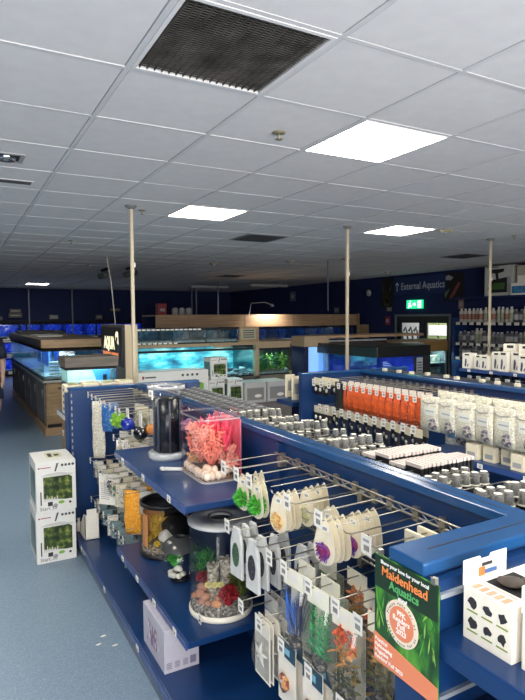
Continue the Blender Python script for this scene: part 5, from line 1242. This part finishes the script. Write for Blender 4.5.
t = thing('magazine', 'pale booklet lying on top of the brown hood', 'booklet', (1.3, 11.0, 1.44)); MB().box(0, .4, -.6, .6, 0, .02).build('pages', PAPER, t); MB().box(0, .5, -.6, .6, .02, .022).build('cover', mat('cover_pinkish', (.55, .45, .42), .5), t)
t = thing('black_lamp_bar', 'flat black light unit lying on the wooden hood', 'light', (1.6, 12.9, 1.44)); MB().box(-.4, .5, -.5, .5, 0, .06, bev=.01).build('body', DARK, t); MB().box(-.3, .3, -.3, .3, .06, .07).build('plate', MATTE, t)
# --- nearer small tank with grey hood on a cabinet
c2 = thing('small_cabinet', 'oak cabinet carrying the small hooded aquarium', 'cabinet', (1.115, 6.6, 0)); MB().box(0, .56, 0, .42, .1, .965).build('body', WOOD, c2); MB().box(.02, .54, .02, .42, 0, .1).build('plinth', MATTE, c2); dr = MB().box(.02, .54, -.012, 0, .14, .82, bev=.004).build('door', WOOD, c2); MB().box(.48, .51, -.03, -.012, .6, .7).build('door_handle', MATTE, dr)
tank('small aquarium under a grey oak hood in front of the island', (1.115, 6.6, .966), .56, .42, .228, ramp_mat('bright_tank_back', [(.3, (.15, .45, .60)), (.5, (.55, .72, .62)), (.7, (.75, .78, .62))], 4, 'noise', .5), None)
hd = thing('small_hood', 'grey oak hood lid on the small aquarium', 'hood', (1.095, 6.58, 1.197)); MB().box(0, .60, 0, .02, 0, .115).box(0, .02, .02, .46, 0, .115).box(.58, .60, .02, .46, 0, .115).box(.02, .58, .44, .46, 0, .115).build('rim', GWOOD, hd); MB().box(.02, .58, .02, .44, .07, .09).build('lid_panel', MATTE, hd)
hood_light((1.39, 6.8, 1.19), .45, .3, 2.5, (.8, .95, 1))
t = thing('blue_cloth', 'bright blue leaning panel inside the small aquarium at right', 'panel', (1.50, 6.80, .985)); mb = MB(); mb.prism([(0, 0), (.14, .0), (.16, .16), (-.06, .17)], (0, 0, 0), XP, ZP, -.02); mb.build('panel', mat('panel_blue', (.03, .35, .75), .4), t); MB().box(.06, .10, -.04, -.02, 0, .10).build('black_clip', MATTE, t)

# --- tank run with end sign
TR = thing('tank_run_shelving', 'oak and cream shelving run carrying the long lit tanks, middle', 'shelving unit', (2.2, 8.0, 0))
SE = thing('sign_end_unit', 'cream edged end panel unit beside the left pole', 'panel', (2.0, 7.1, 0))
P(MB().box(1.924, 1.95, 7.12, 8.42, 0, 1.665), 'side_panel', GWOOD, SE)
P(MB().box(1.924, 2.085, 7.1, 7.12, 0, 1.67), 'front_post', mat('post_cream', (.60, .50, .33), .6), SE); P(MB().box(1.95, 2.08, 7.12, 8.42, 1.62, 1.665), 'top_board', mat('post_cream', (0, 0, 0)), SE)
mat('beam_tan', (.40, .30, .19), .6, noise=.1)
P(MB().box(2.345, 5.3, 8.0, 8.9, 1.31, 1.355), 'beam', mat('beam_tan', (.40, .30, .19), .6, noise=.1), TR); P(MB().box(4.0, 4.35, 7.99, 8.02, 1.355, 1.60), 'wood_block', WOOD, TR)
P(MB().box(2.345, 5.3, 8.1, 8.9, .70, .80), 'deck', WOOD, TR); P(MB().box(2.345, 5.3, 8.88, 8.9, 0, 1.36), 'back_panel', NAVY, TR); P(MB().box(4.30, 4.36, 8.0, 8.1, .7, 1.31), 'divider_post', mat('beam_tan', (0, 0, 0)), TR)
P(MB().box(4.36, 4.95, 8.0, 8.03, 1.25, 1.31), 'beam', mat('beam_tan', (0, 0, 0)), TR)
P(MB().box(3.55, 3.85, 7.985, 8.0, 1.28, 1.36), 'notice_plate', mat('beam_tan', (0, 0, 0)), TR)
sn = thing('end_sign', 'dark end sign with pale letters and orange line on the tank run', 'sign', (1.922, 7.68, 1.12)); MB().box(-.02, 0, -.50, .66, 0, .51).build('board', mat('sign_black', (.02, .02, .02), .5), sn)
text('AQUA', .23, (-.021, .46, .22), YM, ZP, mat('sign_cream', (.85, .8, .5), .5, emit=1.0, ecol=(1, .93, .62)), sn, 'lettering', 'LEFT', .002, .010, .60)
mb = MB(); mb.prism([(0, 0), (.03, .05), (.10, .06), (.12, .02), (.08, -.02), (.16, -.05), (.14, .12), (.05, .13), (.0, .08)], (-.021, -.17, .33), YM, ZP, -.003); mb.build('emblem', MATS['sign_cream'], sn)
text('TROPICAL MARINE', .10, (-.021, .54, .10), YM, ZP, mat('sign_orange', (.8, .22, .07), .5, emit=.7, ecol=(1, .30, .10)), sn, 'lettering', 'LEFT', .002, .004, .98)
for i in range(3):
    t = tank('dark upper tank with white tags on the tank run, %s from left' % ordw(i+1), (2.36+i*.55, 8.05, 1.356), .53, .7, .235, ramp_mat('dark_tank_back', [(.35, (.01, .03, .07)), (.55, (.03, .09, .16)), (.7, (.12, .25, .32))], 9, 'noise', .4), 'upper dark tanks of the run')
for i in range(22):
    o = MB().box(-.028, .028, 0, .006, 0, .022).build('shelf_tag', PAPER); x = 2.38+i*.073 if i < 14 else 2.38+(i-14)*.08; z = 1.565 if i < 14 else 1.36; o.location = (x, 8.03, z); o.parent = None
    tag(o, 'white tag clipped along the %s edge of the upper dark tanks, %s from left' % (('top', i+1) if i < 14 else ('bottom', i-13))[0:1] + () if False else 'white tag on the %s edge of the upper dark tanks, %s from left' % ('top' if i < 14 else 'bottom', ordw(i+1 if i < 14 else i-13)), 'tag', 'white tags on the upper dark tanks')
t = thing('card_notice', 'small printed card notice on the wooden block of the tank run', 'notice', (4.16, 7.985, 1.40)); MB().box(-.13, .13, -.004, .004, 0, .17).build('card', mat('notice_olive', (.38, .38, .28), .5), t); mb = MB(); [mb.box(-.10, .10, -.006, -.004, .03+k*.035, .045+k*.035) for k in range(4)]; mb.build('print', INK, t)
t = tank('long bright turquoise aquarium in the middle of the tank run', (2.38, 8.06, .80), 1.90, .75, .46, ramp_mat('turq_back', [(.36, (.02, .08, .14)), (.47, (.05, .28, .36)), (.56, (.12, .48, .52)), (.66, (.60, .80, .78))], 3.4, 'noise', .4, (1, 1, 2.6), detail=12), None, bedm=ramp_mat('reef_gravel', [(0, (.04, .05, .06)), (.4, (.2, .25, .28)), (.75, (.6, .65, .66))], 22))
hood_light((3.3, 8.4, 1.29), 1.8, .35, 16, (.55, .95, 1))
rr = random.Random(9)
for i in range(14):
    o = MB().blob((0, 0, 0), (rr.uniform(.05, .10), .07, rr.uniform(.03, .06)), 90+i, 2, .3, 0, 4).build('reef_rock', mat('reef_rock%d' % (i % 3), ((.10, .14, .17), (.35, .40, .42), (.05, .07, .09))[i % 3], .7, noise=.4)); o.location = (2.5+i*.128, 8.16+rr.uniform(0, .15), .88+rr.uniform(0, .03)); tag(o, 'mottled reef rock on the bed of the long turquoise aquarium, %s from left' % ordw(i+1), 'rock', 'reef rocks in the turquoise aquarium')
# planted tank
pb = ramp_mat('plant_tank_back', [(.4, (.003, .008, .003)), (.6, (.015, .05, .01)), (.75, (.05, .10, .02))], 8, 'noise', .5)
tank('planted aquarium with green leaves right of the turquoise aquarium', (4.37, 8.06, .80), .60, .75, .44, pb, None)
hood_light((4.67, 8.35, 1.24), .5, .3, 5, (.9, 1, .8))
for i in range(9):
    rr_ = random.Random(200+i); mb = MB(); col = ((.10, .30, .02), (.04, .16, .02), (.22, .42, .04))[i % 3]
    for k in range(70): mb.leaf((rr_.uniform(-.05, .05), rr_.uniform(-.04, .04), rr_.uniform(0, .26 if i < 6 else .15)), (rr_.uniform(-1, 1), rr_.uniform(-1, .3), rr_.uniform(-.1, 1)), .06, .03, 0, .4)
    o = mb.build('water_plant', mat('water_plant%d' % (i % 3), col, .5)); o.location = (4.44+(i % 6)*.09, 8.20+(i//6)*.02-(.05 if i > 5 else 0), .85); tag(o, 'green water plant in the planted aquarium, %s from left in the %s row' % (ordw(i % 6+1), 'rear' if i < 6 else 'front'), 'plant', 'water plants in the planted aquarium')
o = MB().blob((0, 0, 0), (.28, .04, .05), 4, 3, .2).build('sand_bank', mat('sand_tan', (.22, .18, .12), .8, noise=.2)); o.location = (4.66, 8.14, .85); tag(o, 'tan sand bank at the bottom of the planted aquarium', 'sand', kind='stuff')
# oak front boards under tanks at right (255-300, 375-400)
P(MB().box(4.36, 5.3, 8.0, 8.03, .1, .80), 'cabinet_front', mat('front_olive', (.20, .18, .13), .6), TR); P(MB().box(2.345, 4.36, 8.0, 8.03, .1, .80), 'cabinet_front', GWOOD, TR)

# --- rear canopy run
CN = thing('rear_canopy', 'long pale timber canopy over dark tanks at the back of the shop', 'canopy', (6.5, 11.5, 0))
P(MB().box(3.78, 9.2, 11.5, 11.55, 1.54, 1.82), 'fascia', WOODH, CN); P(MB().box(3.78, 9.2, 11.55, 12.5, 1.79, 1.82), 'top_board', WOODH, CN); P(MB().box(9.14, 9.2, 11.45, 11.5, 1.2, 1.83), 'end_post', WOOD, CN); mb = MB()
[mb.box(x, x+.012, 11.494, 11.5, 1.54, 1.80) for x in (4.5, 5.9, 7.2, 8.4)]; P(mb, 'joint_line', WOOD, CN)
P(MB().box(3.78, 9.2, 12.4, 12.5, 0, 1.79), 'back_panel', NAVY, CN); P(MB().box(3.78, 9.2, 11.5, 12.4, 1.10, 1.17), 'deck', MATTE, CN); P(MB().box(3.78, 9.2, 11.6, 12.4, 0, 1.1), 'cabinet', GWOOD, CN)
for i in range(6): tank('dark tank beneath the rear timber canopy, %s from left' % ordw(i+1), (5.7+i*.57, 11.55, 1.17), .54, .6, .34, ramp_mat('navy_tank_back', [(.35, (.01, .03, .12)), (.6, (.02, .07, .26)), (.75, (.15, .30, .5))], 9, 'noise', .4), 'tanks beneath the rear canopy')
P(MB().box(5.7, 9.1, 11.48, 11.5, 1.20, 1.24), 'label_strip', mat('label_grey', (.35, .38, .40), .5), CN)
hood_light((7.3, 11.8, 1.53), 3.2, .2, 5, (.3, .5, 1))
t = thing('red_box', 'small dark red box on top of the rear canopy at left', 'box', (4.0, 11.7, 1.82)); MB().box(-.1, .1, 0, .2, 0, .25, bev=.02).build('body', mat('dim_red', (.25, .02, .03), .5), t); MB().box(-.05, .05, -.005, 0, .08, .14).build('label', GREYP, t)
for i in range(3): 
    t = thing('grey_canister', 'dim grey canister on the rear canopy beside the red box, %s' % ordw(i+1), 'canister', (4.3+i*.16, 11.75, 1.82)); MB().lathe([(.001, 0), (.07, 0), (.07, .13), (.04, .16), (.001, .16)], n=12).build('body', GREYP, t); MB().lathe([(.001, .16), (.03, .16), (.03, .18), (.001, .18)], n=10).build('cap', MATTE, t)
t = thing('clip_lamp', 'small lit clip-on spotlight washing the rear canopy', 'lamp', (6.05, 11.42, 1.86)); MB().tube([(0, .15, -.04), (0, .05, .22), (.28, -.1, .24), (.42, -.16, .18)], .012, 6).build('arm', GREYP, t); MB().lathe([(.02, .05), (.05, 0), (.045, -.01)], n=12).build('head', GREYP, t).location = (.44, -.16, .15)
sl = bpy.data.lights.new('canopy_spot', 'SPOT'); sl.energy = 55; sl.spot_size = 2.6; sl.spot_blend = .7; sl.color = (1, .93, .85); so = bpy.data.objects.new('canopy_spot', sl); C.objects.link(so); so.location = (6.49, 11.24, 1.99); so.rotation_euler = Vector((0, .35, -.35)).to_track_quat('-Z', 'Y').to_euler()
P(MB().box(9.2, 9.38, 11.3, 11.5, 1.2, 1.55), 'step_block', WOOD, CN)

# --- oak framed tank with curved black cover (middle right) and small lit blue panel
ST = thing('oak_framed_stand', 'oak framed stand with blue lit panel left of the black aquarium', 'stand', (4.9, 7.9, 0))
P(MB().box(4.98, 5.46, 7.6, 8.0, 1.27, 1.44), 'top_block', mat('beam_tan', (0, 0, 0)), ST); P(MB().box(4.98, 5.02, 7.6, 8.0, 0, 1.27), 'post', NAVY, ST); P(MB().box(5.42, 5.46, 7.6, 8.0, 0, 1.27), 'post', mat('beam_tan', (0, 0, 0)), ST); P(MB().box(5.02, 5.42, 7.96, 8.0, 0, 1.27), 'back_panel', NAVY, ST)
P(MB().box(5.46, 7.6, 7.6, 8.2, 1.40, 1.44), 'top_board', WOODH, ST)
P(MB().box(5.02, 5.42, 7.6, 7.96, 0, .72), 'cabinet', WOOD, ST)
t = thing('lit_panel', 'small light-blue lit tank front in the oak framed stand', 'screen', (5.22, 7.62, .84)); MB().box(-.14, .14, 0, .02, 0, .42).build('screen', mat('screen_blue', (.2, .5, .9), .4, emit=.6, ecol=(.30, .55, .95)), t); MB().box(-.16, .16, .02, .04, -.02, .44).build('frame', MATTE, t)
t = thing('curved_black_tank', 'black covered aquarium with arched front behind the middle pole', 'aquarium', (5.50, 7.70, 0))
MB().box(0, 1.3, 0, .6, 0, .80).build('cabinet', MATTE, t); mb = MB(); n = 12; mb.prism([(0, .95), (.06, 1.18), (.2, 1.28), (.5, 1.31), (1.3, 1.31), (1.3, .95)], (0, 0, 0), XP, ZP, -.5); mb.build('cover', mat('cover_black_brown', (.016, .010, .008), .3), t)
MB().box(0.02, 1.28, .02, .5, .80, .95).build('water_band', mat('band_blue', (.04, .16, .35), .4), t); MB().box(.0, 1.3, .0, .02, 1.33, 1.36).build('pale_edge', mat('label_grey', (0, 0, 0)), t)
# --- big black aquarium
BX, BY = 5.26, 6.15
t = thing('black_aquarium', 'large black framed aquarium glowing violet blue beyond the nets', 'aquarium', (BX, BY, 0)); W, D = 1.0, 1.5
MB().box(0, W, 0, D, 0, .78).build('cabinet', MATTE, t)
MB().box(-.02, W+.02, -.02, D+.02, 1.165, 1.325, bev=.01).build('hood', mat('hood_black', (.010, .010, .010), .35), t)
mb = MB(); mb.box(0, W, 0, .01, .78, 1.165); mb.box(0, .01, .01, D, .78, 1.165); mb.build('glass', GLASSB, t)
mb = MB(); mb.box(.02, W, D-.02, D, .78, 1.165); mb.box(W-.02, W, .02, D, .78, 1.165); mb.build('backdrop', ramp_mat('violet_back', [(.3, (.02, .05, .30)), (.55, (.04, .12, .5)), (.75, (.2, .25, .7))], 5, 'noise', .4), t)
MB().box(.70, .74, -.012, 0, .78, 1.165).build('corner_strip', MATTE, t); MB().box(.86, W+.02, -.012, 0, .78, 1.165).build('corner_strip', MATTE, t); MB().box(.02, W-.02, .02, D-.03, .78, .84).build('gravel_bed', mat('bed_dark', (.05, .08, .15), .6, noise=.5, nscale=20), t)
lt = MB().box(.74, .86, -.016, -.012, .82, 1.14).build('notice_sheet', mat('sheet_grey', (.42, .46, .48), .5), t); mb = MB(); [mb.box(.755, .845, -.018, -.016, .86+k*.04, .875+k*.04) for k in range(6)]; mb.build('print', INK, lt)
mb = MB(); [mb.box(.10, .30-.04*k, -.004, -.001, 1.02+k*.025, 1.03+k*.025) for k in range(4)]; mb.build('glass_lettering', mat('print_sky', (.35, .55, .8), .5), t)
hood_light((BX+.35, BY+.5, 1.155), .6, .8, 14, (.25, .3, 1))
for i in range(5):
    o = MB().blob((0, 0, 0), (.09, .08, .07), 300+i, 2, .3, 0, 4).build('tank_rock', mat('rock_bluegrey', (.05, .07, .15), .7)); o.location = (BX+.12+i*.11, BY+.3+.1*(i % 2), .90); tag(o, 'dark rock inside the violet lit black aquarium, %s from left' % ordw(i+1), 'rock', 'rocks in the black aquarium')
# --- counter before the door
CT = thing('display_counter', 'oak topped glass display counter in front of the door', 'counter', (8.3, 8.3, 0))
P(MB().box(6.3, 8.96, 8.3, 8.9, 1.24, 1.275), 'top_board', WOODH, CT); P(MB().box(8.32, 8.96, 8.28, 8.30, 1.04, 1.24), 'front_board', mat('counter_oak', (.42, .24, .08), .5, noise=.15, nscale=5), CT)
P(MB().box(7.6, 8.30, 8.28, 8.30, 1.10, 1.235), 'white_strip', mat('strip_white', (.40, .40, .36), .5), CT); P(MB().box(6.3, 8.32, 8.31, 8.9, 0, 1.1), 'cabinet', MATTE, CT)
P(MB().box(8.32, 8.36, 8.3, 8.9, 0, 1.04), 'side_post', fm, CT); P(MB().box(8.92, 8.96, 8.3, 8.9, 0, 1.04), 'side_post', fm, CT); P(MB().box(8.36, 8.92, 8.86, 8.9, 0, 1.04), 'back_panel', mat('back_pale', (.55, .62, .62), .5), CT)
for z in (.3, .55, .80): P(MB().box(8.36, 8.92, 8.32, 8.86, z-.02, z), 'shelf', mat('back_pale', (0, 0, 0)), CT)
P(MB().box(8.36, 8.92, 8.30, 8.306, .1, 1.04), 'glass_front', GLASSB, CT); P(MB().box(8.33, 8.95, 8.31, 8.9, 0, .1), 'plinth', MATTE, CT)
hood_light((8.64, 8.45, 1.03), .45, .2, 5, (.9, 1, 1))
pc = [(.65, .62, .5), (.2, .5, .55), (.55, .45, .3), (.3, .5, .35)]
for i in range(12):
    o = MB().box(-.06, .06, 0, .08, 0, .14, bev=.006).box(-.04, .04, -.002, 0, .03, .10, 1).build('counter_pack', [mat('cpack%d' % (i % 4), pc[i % 4], .5), PAPER]); o.location = (8.44+(i % 4)*.135, 8.42, (.30, .55, .80)[i//4]); tag(o, 'pale pack in the glass display counter, %s from left on its %s shelf' % (ordw(i % 4+1), ('lowest', 'middle', 'top')[i//4]), 'pack', 'packs in the display counter')
for i, (x, y, z, s_) in enumerate(((7.1, 5.6, 1.02, .12), (7.3, 5.6, 1.02, .16), (7.2, 5.4, 1.02, .10), (6.95, 5.3, 1.02, .11), (7.0, 5.55, 1.02, .18))):
    t = thing('folded_carton', 'cream folded carton heaped beyond the third gondola end, %s' % ordw(i+1), 'box', (x, y, z), .3*i, 'cream cartons heaped beyond the third gondola'); mb = MB(); mb.prism([(0, 0), (s_, 0), (s_*.6, s_*.9), (s_*.2, s_)], (0, 0, 0), XP, ZP, -.1); mb.build('carton', CREAM, t); MB().box(.02, .05, -.002, 0, .01, .03).build('label', GREYP, t)
t = thing('low_table', 'dark blue low table carrying folded cream cartons', 'table', (7.1, 5.5, 0)); MB().box(-.4, .4, -.35, .35, .98, 1.02, bev=.004).build('top', BLUE, t); [MB().box(x-.02, x+.02, y-.02, y+.02, 0, .98).build('leg', BLUE, t) for x in (-.36, .36) for y in (-.31, .31)]

# ================================================================= CARTON STACK BEYOND THE GONDOLA (middle)
gS = 'aquarium cartons stacked in the middle of the shop'
pl = thing('low_plinth', 'low grey plinth under the stacked aquarium cartons in the middle', 'plinth', (3.2, 7.45, 0)); MB().box(-1.1, 1.25, -.30, .45, .06, .50, bev=.004).build('top', GWOOD, pl); MB().box(-1.05, 1.2, -.25, .4, 0, .06).build('base', MATTE, pl)
t = thing('wide_carton', 'wide white aquarium carton with long dark tank picture behind the coral tank', 'box', (2.12, 7.22, .50), 0, gS); MB().box(0, 1.0, 0, .4, 0, .53, bev=.004).build('carton', MATS['carton_white'], t)
mb = MB(); mb.prism([(.30, .10), (.80, .05), (.88, .36), (.42, .38)], (0, -.001, 0), XP, ZP, -.001, 0); mb.prism([(.80, .05), (.92, .10), (.93, .34), (.88, .36)], (0, -.001, 0), XP, ZP, -.001, 1); [mb.prism([(.62+.07*k+math.cos(q*PI/4)*.02, .47+math.sin(q*PI/4)*.02) for q in range(8)], (0, -.001, 0), XP, ZP, -.001, 0) for k in range(4)]; mb.box(.05, .08, -.0015, 0, .44, .48, 2); mb.box(.09, .24, -.0015, 0, .45, .47, 0); mb.build('front_print', [mat('print_dark', (0, 0, 0)), mat('print_green', (0, 0, 0)), mat('print_red', (0, 0, 0))], t)
tank_carton('small white tank carton with green picture, top of the middle stack', (3.17, 7.25, .875), .26, .26, .31, gS, .0, False)
tank_carton('small white tank carton, lower left of the middle stack', (3.13, 7.22, .50), .24, .28, .37, gS, 0, False)
tank_carton('small white tank carton, lower right of the middle stack', (3.42, 7.22, .50), .24, .28, .37, gS, 0, False)
for i, (x, w_) in enumerate(((3.68, .36), (4.06, .36))):
    t = thing('grey_carton', 'pale grey carton with oval hand hole right of the middle stack, %s' % ('left' if i == 0 else 'right'), 'box', (x, 7.20, .50), 0, gS); MB().box(0, w_, 0, .4, 0, .30, bev=.004).build('carton', mat('carton_greyish', (.50, .49, .46), .5), t)
    mb = MB(); mb.prism([(w_*.62+math.cos(q*PI/8)*.06, .10+math.sin(q*PI/8)*.025) for q in range(16)], (0, -.001, 0), XP, ZP, -.001, 0); mb.box(.04, w_-.04, -.0008, 0, .04, .22, 1); mb.build('front_print', [WHITE, mat('print_taupe', (.25, .24, .22), .5)], t)

# ================================================================= PERSON AT THE LEFT EDGE
def person():
    root = thing('person', 'person in navy shirt and shorts stepping past at the left edge', 'person', (.405, 9.0, 0))
    J = {}; verts = []; edges = []; rad = []
    def v(n, co, r, p=None):
        J[n] = len(verts); verts.append(co); rad.append(r)
        if p is not None: edges.append((J[p], J[n]))
    v('pelvis', (0, 0, .92), .13); v('waist', (0, 0, 1.08), .12, 'pelvis'); v('chest', (0, 0, 1.28), .15, 'waist'); v('neckb', (0, 0, 1.44), .07, 'chest'); v('neck', (0, -.01, 1.50), .052, 'neckb'); v('head', (0, -.02, 1.60), .085, 'neck'); v('crown', (0, -.01, 1.70), .07, 'head')
    for s_, n in ((1, 'r'), (-1, 'l')):
        f = .10 if s_ > 0 else -.12
        v('hip'+n, (s_*.09, 0, .86), .095, 'pelvis'); v('knee'+n, (s_*.13 if s_ > 0 else -.10, -f, .50), .058, 'hip'+n)
        v('calf'+n, (s_*.11, f*.2, .36), .055, 'knee'+n); v('ankle'+n, (s_*.06, f*1.4, .09), .036, 'calf'+n); v('toe'+n, (s_*.07, f*1.4-.15, .035), .032, 'ankle'+n)
        v('sh'+n, (s_*.19, 0, 1.40), .06, 'neckb'); v('el'+n, (s_*.225, .03, 1.12), .042, 'sh'+n); v('wr'+n, (s_*.21, -.08, .90), .028, 'el'+n); v('palm'+n, (s_*.205, -.11, .83), .030, 'wr'+n)
        for k in range(4): v('f%d%s' % (k, n), (s_*(.20), -.09-.02*k, .79), .009, 'palm'+n); v('g%d%s' % (k, n), (s_*.19, -.095-.02*k, .745+.006*abs(k-1.5)), .008, 'f%d%s' % (k, n))
        v('t'+n, (s_*.185, -.145, .81), .010, 'palm'+n); v('u'+n, (s_*.18, -.155, .775), .009, 't'+n)
    me = bpy.data.meshes.new('body'); me.from_pydata(verts, edges, []); o = bpy.data.objects.new('body', me); C.objects.link(o); o.parent = root
    m_ = o.modifiers.new('skin', 'SKIN'); sub = o.modifiers.new('sub', 'SUBSURF'); sub.levels = 1; sub.render_levels = 1
    for i, sv in enumerate(me.skin_vertices[0].data): sv.radius = (rad[i], rad[i]*(.75 if verts[i][2] > 1.0 and rad[i] > .1 else 1)); sv.use_root = (i == 0)
    me.materials.append(mat('skin', (.50, .30, .22), .5))
    cl = mat('clothes_navy', (.012, .016, .045), .8)
    MB().lathe([(.15, .86), (.155, .95), (.14, 1.1), (.17, 1.3), (.18, 1.38), (.09, 1.46), (.06, 1.48)], n=24, sx=1.05, sy=.75).tube([(-.20, 0, 1.385), (-.12, 0, 1.425), (0, 0, 1.43), (.12, 0, 1.425), (.20, 0, 1.385)], [.078, .082, .085, .082, .078], 16).build('shirt', cl, root)
    mb = MB(); mb.lathe([(.150, .80), (.157, .90), (.15, .97)], n=24, sy=.8)
    for s_ in (1, -1):
        f = .10 if s_ > 0 else -.12; mb.tube([(s_*.08, 0, .88), (s_*.11, -f*.4, .74), (s_*.125 if s_ > 0 else -.105, -f*.85, .60)], [.115, .105, .095], 16)
    mb.build('shorts', cl, root)
    mb = MB(); [mb.tube([(s_*.17, 0, 1.40), (s_*.215, .015, 1.26), (s_*.225, .02, 1.18)], [.075, .066, .062], 14) for s_ in (1, -1)]; mb.build('sleeves', cl, root)
    mb = MB(); mb.blob((0, .022, 1.685), (.088, .098, .085), 3, 3, .02); mb.build('hair', mat('hair_brown', (.04, .025, .015), .7, noise=.3), root)
    mb = MB(); mb.blob((0, -.105, 1.60), (.012, .018, .02), 1, 2, 0); mb.box(-.022, .022, -.104, -.096, 1.562, 1.568, 1); [mb.blob((s_*.03, -.092, 1.625), (.011, .009, .007), 1, 1, 0, 2) for s_ in (1, -1)]; [mb.blob((s_*.088, 0, 1.61), (.012, .02, .03), 1, 1, 0) for s_ in (1, -1)]
    mb.build('face', [MATS['skin'], mat('lips', (.35, .12, .10), .5), mat('eye', (.05, .04, .04), .3)], root)
    mb = MB()
    for s_ in (1, -1):
        f = .10 if s_ > 0 else -.12; mb.blob((s_*.07, f*1.4-.06, .045), (.05, .13, .045), 1, 3, 0)
    mb.build('shoes', mat('shoe_grey', (.12, .12, .13), .6), root)
person()
# litter on the floor and base shelf
for i, (x, y) in enumerate(((.70, 3.05), (.735, 2.93), (.66, 2.98))):
    o = MB().blob((0, 0, 0), (.02, .008, .003), i, 1, .2).build('paper_scrap', PAPER); o.location = (x-.03, y, .003); tag(o, 'tiny pale scrap on the floor beside the gondola base, %s' % ordw(i+1), 'scrap', 'scraps on the floor')
